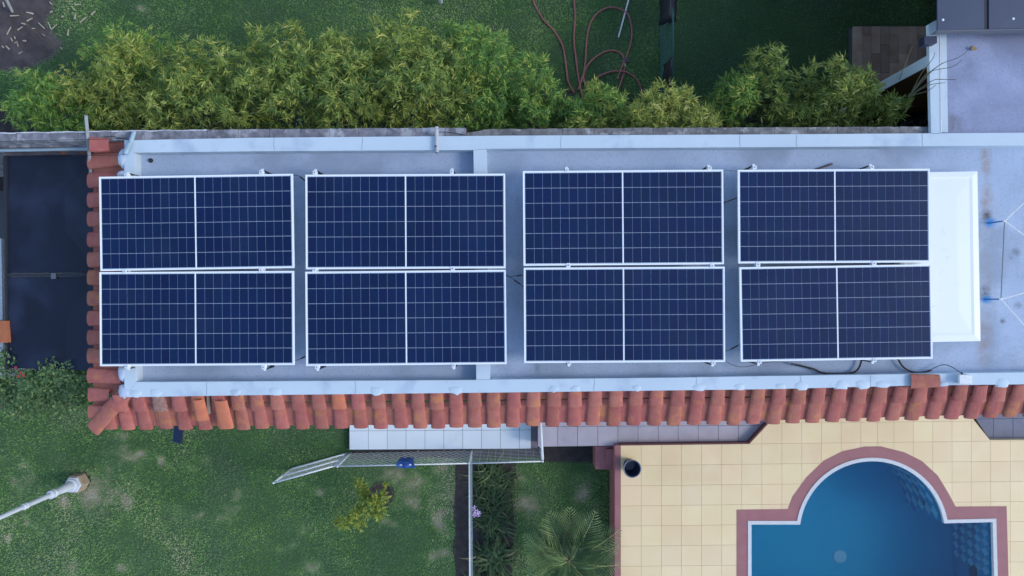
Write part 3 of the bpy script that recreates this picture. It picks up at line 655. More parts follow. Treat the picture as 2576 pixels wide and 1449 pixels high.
# ------------------------------------------------------------------ dark awning on the west side
aw = thing('awning', W(120, 650, 0), 'dark shade cloth awning in two bays on black beams west of the house', 'awning')
ZA = 2.30
def bay(tl, tr, br, bl, rect, zc):
    o_ = [W(x, y, ZA) for x, y in (tl, tr, br, bl)]; i_ = [W(x, y, ZA + zc) for x, y in rect]
    vs = o_ + i_ + [p - Vector((0, 0, .01)) for p in o_]
    return MB().add(vs, [(0, 1, 5, 4), (1, 2, 6, 5), (2, 3, 7, 6), (3, 0, 4, 7), (4, 5, 6, 7), (0, 8, 9, 1), (1, 9, 10, 2), (2, 10, 11, 3), (3, 11, 8, 0)])
for args in (((18, 392), (250, 388), (250, 686), (17, 687), ((72, 482), (163, 482), (163, 580), (72, 580)), -.045), ((19, 697), (250, 695), (250, 932), (24, 926), ((74, 792), (166, 790), (166, 905), (78, 905)), -.025)):
    o = bay(*args).build('cloth', m_tarp, aw)
    bm = bmesh.new(); bm.from_mesh(o.data); bmesh.ops.recalc_face_normals(bm, faces=bm.faces); bm.to_mesh(o.data); bm.free()
MB().pp([(12, 378), (230, 376), (230, 386), (12, 391)], ZA - .04, ZA + .04).build('beam', m_rusty, aw)
MB().pp([(8, 392), (16, 391), (17, 930), (14, 930)], ZA - .05, ZA + .03).build('beam', m_dark, aw)
MB().pp([(17.4, 688), (248, 686.7), (248, 694.3), (17.6, 696)], ZA - .05, ZA + .025).build('beam', m_dark, aw)
for (x, y) in ((12, 400), (14, 900), (12, 692)): MB().box(W(x, y, ZA / 2 - .03), (.05, .05, ZA - .06)).build('post', m_dark, aw)
MB().box(W(135, 694, ZA + .03), (.06, .08, .03), 0, .005).build('clip', m_cable, aw)
wl = MB().pp([(-200, 600), (3, 600), (9, 950), (-200, 950)], -.02, 1.9).build('garden_wall', m_white); tag(wl, 'white wall at the west edge beside the black awning beam', 'wall')
cb = MB(); cb.pp([(-60, 809), (16, 807), (20, 862), (-60, 863)], 1.9, 2.36); tag(cb.build('clay_block', m_clay), 'orange clay block on the white wall beside the awning', 'block')

# ------------------------------------------------------------------ neighbour's building, top right
nh = thing('neighbouring_building', W(2500, 180, 0), 'neighbouring flat roofed building with porch, north-east corner', 'building')
ZN = 2.85
MB().pp([(2366, 70), (3200, 60), (3200, 333), (2366, 337)], 2.76, ZN).build('roof_slab', m_nroof, nh)
MB().pp([(2336, 61), (2356, 50), (2364, 50), (2366, 336), (2342.5, 336)], 2.89, 2.95).build('parapet', m_para, nh)
MB().pp([(2364.5, 50), (2367.3, 50), (2369.3, 334), (2366.6, 334)], 2.80, 2.956).build('drip_edge', m_white, nh)
MB().pp([(2368, 76), (2381, 76), (2385, 333), (2370, 333)], 2.7, 2.91).build('ledge', m_para, nh)
for pix in ([(2357, -300), (2476, -300), (2476, 73.5), (2358.5, 76)], [(2488, -300), (3200, -300), (3200, 60), (2488, 73)]):
    MB().pp(pix, 3.20, 3.22).build('roofing_sheet', m_metal, nh)
MB().pp([(2476.3, -300), (2487.7, -300), (2487.7, 73.3), (2476.3, 73.6)], 3.15, 3.205).build('seam', m_dark, nh)
MB().pp([(2357, 76.4), (3200, 60.5), (3200, 63), (2357, 79)], 3.1, 3.224).build('trim', m_cable, nh)
for (x, y) in ((2372, 50), (2549, 47)): MB().lathe(W(x, y, 3.22), [(.016, 0), (.014, .006), (.004, .01)], 10).build('screw', m_clamp, nh)
pw = MB(); a = W(2337.5, 138, 2.6); b2 = W(2338.5, 165, 2.6)
pw.prism([(a.x, a.y), (a.x + 4, a.y), (a.x + 4, b2.y), (b2.x, b2.y)], 0, 2.6); pw.build('porch_wall', m_porch, nh)
MB().prism([(a.x - .006, a.y + .002), (a.x - .001, a.y + .002), (a.x - .001, b2.y - .002), (a.x - .006, b2.y - .002)], 0, 2.59).build('wall_end', m_para, nh)
MB().prism([(7.0, 1.8), (16, 1.8), (16, 12), (7.0, 12)], 0, 2.6).build('wall', m_wallp, nh)
MB().prism([(3.6, 5.5), (16, 5.5), (16, 12), (3.6, 12)], 0, 5.6).build('unseen_shade_block', m_wallp, nh)  # unseen mass added beyond the view to darken the north-east lawn
# porch floor of wood-look planks
dk = thing('porch_deck', W(2240, 150, 0), 'raised porch floor of dark wood look planks beside the neighbouring building', 'deck')
MB().pp([(2145, 66), (2420, 66), (2420, 270), (2148, 270)], 0, .165).build('deck_base', m_deckside, dk)
xk = 2145.5; k = 0
while xk < 2400:
    wd = 23.2; y = 66.3 - (k % 3) * 24 - 24
    ys_ = [66.3] + [q for q in (y + 70 * j for j in range(1, 5)) if q > 72] 
    ys_ = [q for q in ys_ if q < 262] + [268]
    for ya, yb in zip(ys_, ys_[1:]):
        MB().pp([(xk + .3, ya + .3), (xk + wd - .3, ya + .3), (xk + wd - .3, yb - .3), (xk + .3, yb - .3)], .15, .175).build('plank', m_wood, dk)
    xk += wd; k += 1
# box lamp on the parapet
fl = thing('floodlight', W(2338, 104, 2.95), 'dark box floodlight fixed on the neighbouring parapet over the porch', 'light')
MB().prism([W(2325, 92, 3.08), W(2357, 90, 3.08), W(2357.5, 108, 3.08), W(2326, 112, 3.08)], 2.952, 3.08).build('housing', M('navy housing', (.02, .026, .06), None, rough=.5), fl)
MB().prism([W(2319, 95, 3.02), W(2324.4, 92.5, 3.02), W(2325.4, 111.5, 3.02), W(2320, 114, 3.02)], 2.96, 3.02).build('visor', m_dark, fl)
tag(MB().add([W(2440, 118, 2.87), W(2447, 115, 2.9), W(2458, 121, 2.875), (W(2456, 126, 2.865)), W(2446, 127, 2.87), W(2443, 123, 2.89)], [(0, 5, 1), (1, 5, 2), (2, 5, 3), (3, 5, 4), (4, 5, 0)]).build('dead_leaf', m_leafd), 'curled dead leaf lying on the neighbouring roof', 'leaf')
cs = MB().pp([(2276, 306), (2345, 284), (2346, 322), (2276, 322)], -.05, .12).build('concrete_slab', m_conc); tag(cs, kind='structure')
rl = MB()
for _ in range(70):
    p = W(random.uniform(2280, 2342), random.uniform(290, 320), .125); s = random.uniform(.02, .05); a = random.uniform(0, 6.28)
    u = Vector((math.cos(a), math.sin(a), random.uniform(-.2, .2))) * s; v = Vector((-math.sin(a), math.cos(a), 0)) * s * .35
    rl.add([p - u, p + v + Vector((0, 0, .01)), p + u, p - v], [(0, 3, 2, 1)])
tag(rl.build('fallen_leaves', M('rotting leaf', (.05, .045, .035), (.09, .06, .03), 30, .9)), kind='stuff')

# ------------------------------------------------------------------ paved strips south of the house
def tiles(parent, name, xsx, ysx, z, mat, gap=.5, keep=None, drop=None, slope=0.0, x0=0):
    for a, b2 in zip(xsx, xsx[1:]):
        for c_, d_ in zip(ysx, ysx[1:]):
            q = [(a + gap, c_ + gap), (b2 - gap, c_ + gap), (b2 - gap, d_ - gap), (a + gap, d_ - gap)]
            q = [(x, y + slope * (x - x0)) for x, y in q]
            q = PX(q, z)
            if keep or drop:
                inn = all(inside(k_, *p) for p in q for k_ in (keep or ())); 
                hit = any(inside(k_, *p) for p in q for k_ in (drop or ())) or any(inside(q, *p) for k_ in list(drop or ()) + list(keep or ()) for p in k_)
                if not inn or hit:
                    v2, tr = cut(q, keep or (), drop or ())
                    if not tr: continue
                    MB().tri_prism(v2, tr, z - .02, z).build(name, mat, parent); continue
            MB().prism(q, z - .02, z).build(name, mat, parent)
wp = MB().pp([(878.5, 1030), (1352, 1026), (1352, 1129), (878.5, 1132)], -.02, .09).build('white_terrace', m_groutd); tag(wp, kind='structure')
tiles(wp, 'tile', [879, 926.7, 974.3, 1021.5, 1069, 1116.3, 1164, 1211.5, 1259, 1306.4, 1336], [1036.5, 1084.3, 1131.5], .10, m_wtile, .45, slope=-.006, x0=879)
tiles(wp, 'tile', [1336.4, 1352.6], [1030, 1128], .102, M('mauve threshold', (.2, .16, .19), None, rough=.7), .3)
gp = MB().pp([(1353, 1020), (1952, 1015), (1934, 1064), (1930, 1070), (1884, 1119), (1530, 1121.5), (1353, 1124)], -.02, .47).build('grey_walkway', m_groutd); tag(gp, kind='structure')
gkeep = PX([(1353, 1020), (1952, 1015), (1934, 1064), (1929, 1070), (1884, 1118), (1530, 1121), (1353, 1123.5)], .48)
tiles(gp, 'tile', [1353, 1403, 1453, 1504, 1554.5, 1605, 1656, 1706, 1756.5, 1807, 1858, 1908, 1958], [1023, 1073.5, 1126], .48, m_gtile, .5, keep=[gkeep], slope=-.006, x0=1353)
gp2 = MB().pp([(2446, 1040), (2900, 1030), (2900, 1101), (2489, 1105)], -.02, .47).build('grey_walkway', m_groutd); tag(gp2, kind='structure')
gk2 = PX([(2446, 1040), (2900, 1030), (2900, 1101), (2489, 1105)], .48)
tiles(gp2, 'tile', [2449, 2499, 2548.5, 2598, 2648], [1003, 1054, 1107], .48, M('blue grey floor tile', (.13, .14, .20), (.16, .17, .23), 4, .6, rnd=.06), .5, keep=[gk2], slope=-.008, x0=2449)

# ------------------------------------------------------------------ pool deck and pool
deck_px = [(1561, 1121), (1885, 1117), (1928, 1071), (1960, 1035), (2430, 1028), (2447, 1053), (2490, 1107), (2900, 1104), (2900, 1720), (1561, 1720)]
deck = PX(deck_px, ZD)
pd = thing('pool_deck', W(2060, 1300, 0), 'raised beige tiled terrace with red edging round the swimming pool', 'terrace')
v2, tr = cut(deck, drop=[pool_out]); MB().tri_prism(v2, tr, -.02, ZD - .012).build('deck_slab', m_grout, pd)
sx = [1561.3] + [1561.3 + 52 + 50.55 * i for i in range(7)] + [1967, 2017, 2066.5, 2116, 2165.5, 2207, 2249, 2297.5, 2346.5, 2395, 2443.5, 2492, 2541.5, 2591, 2640, 2690]
sy = [1019, 1069.5, 1120.5, 1171.5, 1222.5, 1273, 1323.5, 1374, 1425, 1476, 1527, 1578]
tiles(pd, 'tile', sx, sy, ZD, m_btile, .30, keep=[deck], drop=[border], slope=-.0115, x0=1561)
MB().pp([(1546.5, 1120.6), (1561, 1120.4), (1561, 1720), (1546.5, 1720)], -.02, ZD + .004).build('edging', m_mauve, pd)
MB().pp([(1546, 1121), (1546.6, 1121), (1546.6, 1720), (1546, 1720)], -.02, ZD - .004).build('side_wall', m_red, pd)
ln = MB()
for a, b2 in (((1561.5, 1120.6), (1885.5, 1116.6)), ((1885.5, 1116.6), (1931, 1067.6))):
    p, q = W(a[0], a[1], ZD), W(b2[0], b2[1], ZD); d = (q - p).normalized(); n = Vector((-d.y, d.x, 0)) * .022
    MB().prism([p, q, q + n, p + n], .40, ZD + .003).build('edging', m_redd, pd)
v2, tr = cut(border, drop=[pool_out]); MB().tri_prism(v2, tr, ZD - .03, ZD + .003).build('pool_border', m_mauve, pd)
v2, tr = cut(pool_out, drop=[pool_in]); MB().tri_prism(v2, tr, ZD - .07, ZD + .012).build('coping', m_coping, pd)
# red step at the terrace's corner
st = thing('step', W(1512, 1150, 0), 'red painted step block against the corner of the terrace', 'step')
MB().pp([(1498, 1123), (1546, 1122), (1546, 1181), (1498, 1181)], 0, .40).build('block', m_red, st)
MB().pp([(1524, 1130), (1546, 1130), (1546, 1168), (1524, 1168)], .39, .44).build('upper_ledge', m_red, st)
# pool shell
ZF, ZW = -.95, .555
pool = thing('swimming_pool', W(2193, 1400, ZF), 'blue swimming pool with a rounded bay and diamond tiled walls', 'pool')
n = len(pool_in); vs = [(x, y, ZF) for x, y in pool_in] + [(x, y, ZD - .05) for x, y in pool_in]
sh = MB().add(vs, [(i, i + n, (i + 1) % n + n, (i + 1) % n) for i in range(n)] + [tuple(range(n))])
sh.build('shell', m_pool, pool)
p = W(2112, 1400, ZF); k_ = Vector((p.x * 1.0, p.y, ZF))
_w = W(2112, 1400, ZW); _t = Vector((_w.x, _w.y, 0)); _si = math.sin(math.atan2(_t.length, H - ZW)) / 1.33; _w = _w + _t.normalized() * math.tan(math.asin(_si)) * (ZW - ZF)
MB().lathe(Vector((_w.x, _w.y, ZF)), [(.115, .0), (.115, .012), (.09, .02)], 24).build('floor_light', M('pale pool light', (.30, .62, .85), None, rough=.4), pool)
def diamonds(p0, p1, n_in):
    p0, p1 = Vector((*p0, 0)), Vector((*p1, 0)); d = p1 - p0; Lw = d.length; d.normalize(); cols = max(1, round(Lw / .165)); w = Lw / cols
    hgt = .28
    for q in range(cols):
        for r_ in range(5):
            z = ZW - .04 - hgt * (r_ + .5); x = w * (q + .5)
            for mat_, off, zz in ((m_dia1, 0, -.04), (m_dia2, w / 2, -hgt / 2 - .04))[:2 if r_ in (1, 3) else 1]:
                c0 = p0 + d * (x + off) + n_in * .005; c0.z = z + zz
                if x + off > Lw or c0.z - hgt / 2 < ZF: continue
                u = d * (w / 2 - .004); v = Vector((0, 0, hgt / 2 - .007))
                yield mat_, [c0 - u, c0 - v, c0 + u, c0 + v]
def dia_tiles(a, b2):
    a3, b3 = Vector((*a, 0)), Vector((*b2, 0)); d = (b3 - a3).normalized(); nin = Vector((-d.y, d.x, 0)); mid = (a3 + b3) / 2
    cpt = Vector((*W(2193, 1480, ZD)[:2], 0))
    if (cpt - mid).dot(nin) < 0: nin = -nin
    for mat_, q in diamonds(a, b2, nin):
        bk = [p - nin * .004 for p in q]
        MB().add(q + bk, [(0, 1, 2, 3), (0, 4, 5, 1), (1, 5, 6, 2), (2, 6, 7, 3), (3, 7, 4, 0)]).build('wall_tile', mat_, pool)
pl = pool_in
dia_tiles(pl[-2], (pl[-2][0] + (pl[-1][0] - pl[-2][0]) * .45, pl[-2][1] + (pl[-1][1] - pl[-2][1]) * .45))
for i in range(22, 40, 3): dia_tiles(pl[2 + i], pl[min(2 + i + 3, 42)])
wa = MB().prism(PX(pool_line(5), ZD), ZF - .15, ZW).build('water', m_water); tag(wa, kind='structure')
# bucket
bk = thing('bucket', W(1583, 1168, ZD), 'dark navy bucket standing on the corner of the beige terrace', 'bucket')
bc = W(1583, 1168, ZD)
MB().lathe(bc, [(.088, 0), (.094, .01), (.128, .27), (.128, .285), (.122, .285), (.121, .27), (.088, .015)], 32).build('body', m_bucket, bk, True, 40)
MB().lathe(bc, [(.129, .268), (.137, .270), (.138, .288), (.131, .292), (.1225, .288), (.1225, .284)], 32, cap=False).build('rim', m_buckrim, bk, True, 40)
MB().lathe(bc + Vector((0, 0, .0155)), [(.086, 0), (.085, .004), (.06, .005)], 24).build('base_disc', m_buckrim, bk)
MB().tube(spline([bc + Vector((math.cos(a) * .133, math.sin(a) * .118 + .012, .283 + .012 * math.sin(a))) for a in [math.pi * q / 8 for q in range(9)]], 3), .003, 6).build('handle', m_cable, bk)

# ------------------------------------------------------------------ white wire fences
ZFn = .93
def fence(name, label, p, q, kind, rails_z=(ZFn,), posts=(0, 1), hgt=ZFn, mr=.011, cat='fence', group='white wire fence panels in the garden'):
    p, q = Vector((p.x, p.y, 0)), Vector((q.x, q.y, 0)); d = q - p; L_ = d.length; d.normalize(); n = Vector((-d.y, d.x, 0))
    root = thing(name, (p + q) / 2, label, cat, group); up = Vector((0, 0, 1))
    for z in rails_z: MB().tube([p + up * z, q + up * z], mr, 8).build('rail', m_white, root, True)
    for k_ in posts: MB().tube([p + d * L_ * k_, p + d * L_ * k_ + up * (hgt + .02)], .016, 8).build('post', m_white, root, True)
    w = MB(); zb, zt_ = .03, hgt - .01; hh = zt_ - zb
    if kind == 'chain':
        s = .11; k_ = -hh
        while k_ < L_:
            for sg in (1, -1):
                a0, a1 = max(0, k_), min(L_, k_ + hh)
                if a1 > a0 + .01:
                    z0 = zb + (a0 - k_); z1 = zb + (a1 - k_)
                    if sg < 0: z0, z1 = zb + hh - (a0 - k_), zb + hh - (a1 - k_)
                    w.tube([p + d * a0 + up * z0 + n * .002 * sg, p + d * a1 + up * z1 + n * .002 * sg], .0016, 3, cap=False)
            k_ += s
    else:
        for j in range(10): w.tube([p + up * (zb + hh * j / 9), q + up * (zb + hh * j / 9)], .0016, 3, cap=False)
        m_ = int(L_ / .11)
        for j in range(m_ + 1): w.tube([p + d * L_ * j / m_ + up * zb + n * .003, p + d * L_ * j / m_ + up * zt_ + n * .003], .0015, 3, cap=False)
    tag(w.build('wire_mesh', m_white, root), kind='stuff')
    return root
P0, P1, P2 = W(849, 1173, ZFn), W(1180, 1165.5, ZFn), W(1365, 1160.5, ZFn); PS = W(1183, 1700, ZFn); PH = W(1358, 1030, ZFn)
fence('wire_fence', 'white chain link fence panel with blue cloth on its rail, south of the white terrace', P0, P1, 'chain')
fence('wire_fence', 'white square mesh fence panel between the flower bed and the grey walkway', P1 + Vector((.03, 0, 0)), P2, 'grid', posts=(1,))
fence('wire_fence', 'white chain link fence running south beside the dark flower bed', P1 - Vector((0, .03, 0)), PS, 'chain', posts=(1,))
fence('wire_fence', 'short white fence panel between house and grey walkway', P2 + Vector((0, .03, 0)), PH, 'grid', rails_z=(ZFn, .1), posts=(1,), mr=.02)
G1 = W(688, 1215, ZFn - .03)
fence('garden_gate', 'open white mesh gate swung out over the lawn', P0 + Vector((-.05, -.0, 0)), G1, 'chain', rails_z=(.05, .48, ZFn - .04), posts=(0, 1), hgt=ZFn - .04, mr=.014, cat='gate', group=None)
# blue cloth over the rail
cl = []; nx, ny = 13, 9
cc = W(1021, 1169, ZFn)
for j in range(ny):
    for i in range(nx):
        u, v = i / (nx - 1) - .5, j / (ny - 1) - .5
        x = cc.x + u * .27 * (1 - .5 * max(0, v) ) + .012 * math.sin(j * .8)
        s = v * .5
        y = cc.y + math.copysign(min(abs(s), .035 + .05 * .6 * abs(v) * 2), s) * 1.0 + .006 * math.sin(i * .9)
        z = ZFn + .018 - max(0, abs(s) - .03) * (.95 if s > 0 else .35) + .012 * math.sin(i * 1.0 + j * .5)
        cl.append((x, y, z))
tag(MB().add(cl, [(j * nx + i, j * nx + i + 1, (j + 1) * nx + i + 1, (j + 1) * nx + i) for j in range(ny - 1) for i in range(nx - 1)]).build('blue_cloth', m_blucloth), 'blue cloth draped over the rail of the white fence', 'cloth')
bcl = bpy.data.objects['blue_cloth']; sm = bcl.modifiers.new('thick', 'SOLIDIFY'); sm.thickness = .004

# ------------------------------------------------------------------ lamp post, solar lamp
lp = thing('lamp_post', W(203, 1211, 0), 'pale blue lamp post on a sandstone hexagon in the lawn', 'lamp post')
lc = W(203, 1211, 0)
MB().lathe(lc, [(.155, 0), (.155, .19), (.148, .2)], 6).build('plinth', m_stone, lp)
MB().lathe(lc, [(.135, .2), (.135, .225), (.125, .235)], 6).build('hex_base', m_lamp, lp)
MB().lathe(lc, [(.085, .235), (.10, .25), (.10, .275), (.075, .285), (.078, .32), (.068, .42), (.052, .62), (.048, .68)], 24).build('flared_foot', m_lamp, lp, True, 35)
MB().lathe(lc, [(.05, .68), (.064, .69), (.066, .72), (.055, .73), (.052, .75), (.066, .76), (.064, .80), (.045, .81)], 24).build('ring', m_lamp, lp, True, 35)
MB().lathe(lc, [(.038, .81), (.034, 1.33)], 20).build('shaft', m_lamp, lp, True, 35)
MB().lathe(lc, [(.036, 1.33), (.045, 1.34), (.046, 1.36), (.037, 1.37), (.037, 1.385), (.046, 1.39), (.045, 1.42), (.034, 1.43)], 20).build('ring', m_lamp, lp, True, 35)
MB().lathe(lc, [(.032, 1.43), (.027, 2.5), (.02, 2.52)], 20).build('shaft', m_lamp, lp, True, 35)
sl = thing('solar_lamp', W(447, 1095, 2.2), 'small solar garden lamp sticking out below the eave tiles', 'lamp')
a, b2 = W(452, 1066, 2.34), W(447, 1112, 2.24); d = (b2 - a); ln_ = d.length; d.normalize(); sd = Vector((d.y, -d.x, 0)).normalized() * .062; nn = sd.cross(d).normalized()
if nn.z < 0: nn = -nn
MB().add([a - sd, a + sd, b2 + sd, b2 - sd] + [q + nn * .02 for q in (a - sd, a + sd, b2 + sd, b2 - sd)], [(0, 1, 2, 3), (4, 5, 6, 7), (0, 1, 5, 4), (1, 2, 6, 5), (2, 3, 7, 6), (3, 0, 4, 7)]).build('housing', m_dark, sl)
for i in range(2):
    for j in range(5):
        c0 = a + d * (ln_ * (j + .5) / 5) + sd * (-.46 + .92 * i) + nn * .0225; u, v = sd * .40, d * (ln_ / 5 * .45)
        MB().add([c0 - u - v, c0 + u - v, c0 + u + v, c0 - u + v], [(0, 1, 2, 3)]).build('solar_cell', m_cell, sl)
MB().tube([a, a + Vector((0, .25, .0))], .015, 8).build('arm', m_dark, sl)

# ------------------------------------------------------------------ north garden: hoses, sticks, green fence
def hose(pts, label):
    P = spline([W(x, y, .022) for x, y in pts], 7)
    for i, q in enumerate(P): q.z = .02 + .006 * math.sin(i * .35)
    return tag(MB().tube(P, .0155, 8).build('garden_hose', m_hose, None, True), label, 'hose')
K = lambda L_: [(1288 + x / 3, y / 3) for x, y in L_]
hose(K([(140, -60), (165, 20), (200, 90), (250, 165), (310, 225), (355, 290), (385, 360), (400, 440), (410, 520), (425, 620), (470, 700)]), 'reddish hose furthest west, curving down into the bamboo')
hose(K([(465, -80), (470, 20), (477, 120), (470, 220), (468, 320), (478, 400), (487, 480), (498, 560), (515, 660), (535, 760)]), 'reddish hose running nearly straight beside the big loop')
hose(K([(500, 680), (530, 590), (548, 510), (556, 430), (562, 330), (575, 230), (605, 150), (655, 90), (720, 60), (780, 58), (840, 80), (880, 120), (900, 190), (905, 260), (893, 340), (870, 410), (840, 480), (812, 550), (800, 600)]), 'reddish hose laid in the biggest loop, crossing the white stick')
hose(K([(560, 650), (540, 600), (548, 540), (580, 480), (640, 425), (700, 390), (760, 382), (810, 395), (840, 430), (850, 480), (843, 560), (820, 630), (790, 730)]), 'reddish hose laid in the middle loop inside the biggest one')
hose(K([(520, 590), (570, 645), (610, 605), (660, 575), (740, 542), (800, 537), (860, 545), (910, 570), (945, 605), (968, 650), (978, 700), (985, 760)]), 'reddish hose in the low southern arch beside the bamboo')
rod('white_stick', [W(1289 + 800 / 3, 283 / 3, .02), W(1289 + 885 / 3, -30 / 3, .02)], .013, m_white, 'white stick lying on the north lawn across the hose loop', 'stick', 6)
rod('white_stake', [W(14, -6, .4), W(31, 29, .02)], .02, m_white, 'white stake leaning over bare soil at the north-west corner', 'stake', 8)
tag(MB().box(W(1574, 151, .02), (.11, .08, .03), .1).box(W(1572, 151, .03), (.02, .08, .03), .1).build('valve_box', m_rusty), 'small dark valve box in the grass where hoses cross', 'box')
tag(MB().box(W(1572, 163, .02), (.03, .06, .03), .2, .006).build('wood_block', m_chip), 'small pale block beside the dark valve box', 'block')
rod('white_tube', [W(1106, -10, .25), W(1109, 5, .1)], .035, m_lamp, 'pale tube end at the north edge of the lawn', 'tube', 10)
gf = thing('green_fence', W(1660, 100, 0), 'green wire mesh fence dividing the north lawn', 'fence')
fx = W(1660, 0, 0).x; y0, y1 = W(1660, -160, 0).y, W(1660, 262, 0).y; gh = .98
MB().tube([(fx, y0, gh), (fx, y1, gh)], .016, 8).build('rail', m_fgreen, gf, True)
MB().tube([(fx, y0, .03), (fx, y1, .03)], .008, 8).build('rail', m_fgreen, gf, True)
w = MB()
for j in range(1, 20): w.tube([(fx, y0, gh * j / 20), (fx, y1, gh * j / 20)], .0024, 3, cap=False)
yy = y1
while yy < y0: w.tube([(fx + .003, yy, .02), (fx + .003, yy, gh)], .002, 3, cap=False); yy += .18
tag(w.build('wire_mesh', m_fgreen, gf), kind='stuff')
for yy in (y1 + .02, (y0 + y1) / 2 + .6, y0): MB().tube([(fx, yy, 0), (fx, yy, gh + .03)], .02, 8).build('post', m_fgreen, gf, True)
def drape(name, ya, yb, wl, wr, label, seed, dl, dr):
    rr = random.Random(seed); cs_ = []; nx, ny = 9, 9
    for j in range(ny):
        t_ = j / (ny - 1); y = ya + (yb - ya) * t_
        for i in range(nx):
            u = i / (nx - 1) * 2 - 1
            off = u * (wl if u < 0 else wr); z = gh + .022 - (abs(u) ** 1.5) * (dl if u < 0 else dr) + rr.uniform(-.008, .008)
            cs_.append((fx + off + .012 * math.sin(j * 1.3 + i), y + rr.uniform(-.01, .01) + (.06 * abs(u) if j in (0, ny - 1) else 0) * (1 if j else -1), z))
    o = MB().add(cs_, [(j * nx + i, (j + 1) * nx + i, (j + 1) * nx + i + 1, j * nx + i + 1) for j in range(ny - 1) for i in range(nx - 1)]).build(name, m_plastic, None, True)
    o.modifiers.new('thick', 'SOLIDIFY').thickness = .004; return tag(o, label, 'sheet')
ytop = lambda py: W(1690, py, gh).y
drape('plastic_sheet', ytop(-140), ytop(57), .14, .10, 'black plastic sheet over the green fence at the north edge', 1, .35, .2)
drape('plastic_sheet', ytop(140), ytop(242), .09, .04, 'black plastic sheet on the green fence nearest the bamboo', 2, .30, .35)
# wood chips on soil
chips = [(37, 40), (210, 50) , (185, 21), (190, 41), (196, 12), (235, 33), (75, 50), (76, 33), (105, 65), (138, 67), (51, 72), (126, 66), (172, 82), (23, 78), (40, 107), (52, 133), (20, 120), (155, 122), (85, 72), (60, 60), (30, 100), (8, 118), (45, 112), (38, 95), (62, 103), (110, 88), (10, 12), (128, 8), (158, 42), (130, 30)]
for i, (x, y) in enumerate(chips):
    L_, w_, a = random.uniform(.07, .14) if i < 14 else random.uniform(.04, .09), random.uniform(.014, .028), random.uniform(0, 3.14)
    p = W(x, y, .02); mb = MB(); u = Vector((math.cos(a), math.sin(a), random.uniform(-.1, .1))) * L_ / 2; v = Vector((-math.sin(a), math.cos(a), 0)) * w_ / 2; h_ = Vector((0, 0, .012))
    mb.add([p - u - v, p + u - v * .5, p + u * 1.1 + v * .6, p - u + v, p - u - v + h_, p + u - v * .5 + h_, p + u * 1.1 + v * .6 + h_, p - u + v + h_], [(3, 2, 1, 0), (4, 5, 6, 7), (0, 1, 5, 4), (1, 2, 6, 5), (2, 3, 7, 6), (3, 0, 4, 7)])
    tag(mb.build('wood_chip', m_chip), 'pale splinter of wood lying on the bare soil and grass, north-west corner', 'wood chip', 'pale wood chips on the soil')
for i, (a, b2) in enumerate((((60, 55), (140, 128)), ((78, 80), (118, 140)), ((100, 70), (150, 140)))):
    rod('dark_stalk', [W(*a, .5), W(*b2, .05)], .006, m_twig, ('dark bare stalk leaning over the soil, longest of three', 'dark bare stalk leaning over the soil, westmost of three', 'dark bare stalk leaning over the soil, nearest the lawn')[i], 'stalk', 5)

# ------------------------------------------------------------------ leaves
def blades(P, D, Nn, Ln, Wd, fold=.25, droop=0.0):
    """lens shaped folded leaves: base points P, unit directions D, upward normals Nn, lengths, widths -> verts, quads"""
    S = np.cross(D, Nn); S /= np.linalg.norm(S, axis=1, keepdims=True) + 1e-9
    Ln, Wd = Ln[:, None], Wd[:, None]
    mid = P + D * Ln * .42; tip = P + D * Ln - np.array([0, 0, 1.0]) * Ln * droop
    l_ = mid + S * Wd / 2 + Nn * Wd * fold; r_ = mid - S * Wd / 2 + Nn * Wd * fold
    V = np.stack([P, r_, tip, l_], 1).reshape(-1, 3); n = len(P); i = np.arange(n) * 4
    return V, np.concatenate([np.stack([i, i + 1, i + 2], 1), np.stack([i, i + 2, i + 3], 1)])
def unit(a): return a / (np.linalg.norm(a, axis=1, keepdims=True) + 1e-9)
def sprays(centres, per, out, spread, Lr, Wr, tint_mu, tint_sd, rng=RNG):
    """bamboo sprays: leaves fan out from twig tips"""
    n = len(centres); m = n * per
    base = np.repeat(centres, per, 0) + rng.normal(0, .012, (m, 3))
    od = np.repeat(out, per, 0)
    D = unit(od + rng.normal(0, spread, (m, 3))); 
    Nn = unit(np.array([[0, 0, 1.0]]) + rng.normal(0, .35, (m, 3))); Nn = unit(Nn - D * (Nn * D).sum(1, keepdims=True))
    V, Fa = blades(base, D, Nn, rng.uniform(*Lr, m), rng.uniform(*Wr, m), .2, .12)
    tint = np.clip(np.repeat(rng.normal(0, tint_sd * .7, n) + tint_mu, per) + rng.normal(0, tint_sd, m), 0, 1)
    return V, Fa, np.repeat(tint, 4)
def vnoise(x, y, scale, seed):                                # smooth value noise in 0..1
    g_ = np.random.default_rng(seed).random((64, 64)); x = np.asarray(x) / scale; y = np.asarray(y) / scale
    xi, yi = np.floor(x).astype(int), np.floor(y).astype(int); fx, fy = x - xi, y - yi; fx = fx * fx * (3 - 2 * fx); fy = fy * fy * (3 - 2 * fy)
    g = lambda i, j: g_[i % 64, j % 64]
    return (g(xi, yi) * (1 - fx) + g(xi + 1, yi) * fx) * (1 - fy) + (g(xi, yi + 1) * (1 - fx) + g(xi + 1, yi + 1) * fx) * fy
def fbm(x, y, scale, seed, oct=4):
    r = 0; a = .5; t_ = 0
    for o in range(oct): r = r + a * vnoise(x, y, scale / 2 ** o, seed + o * 17); t_ += a; a *= .55
    return r / t_
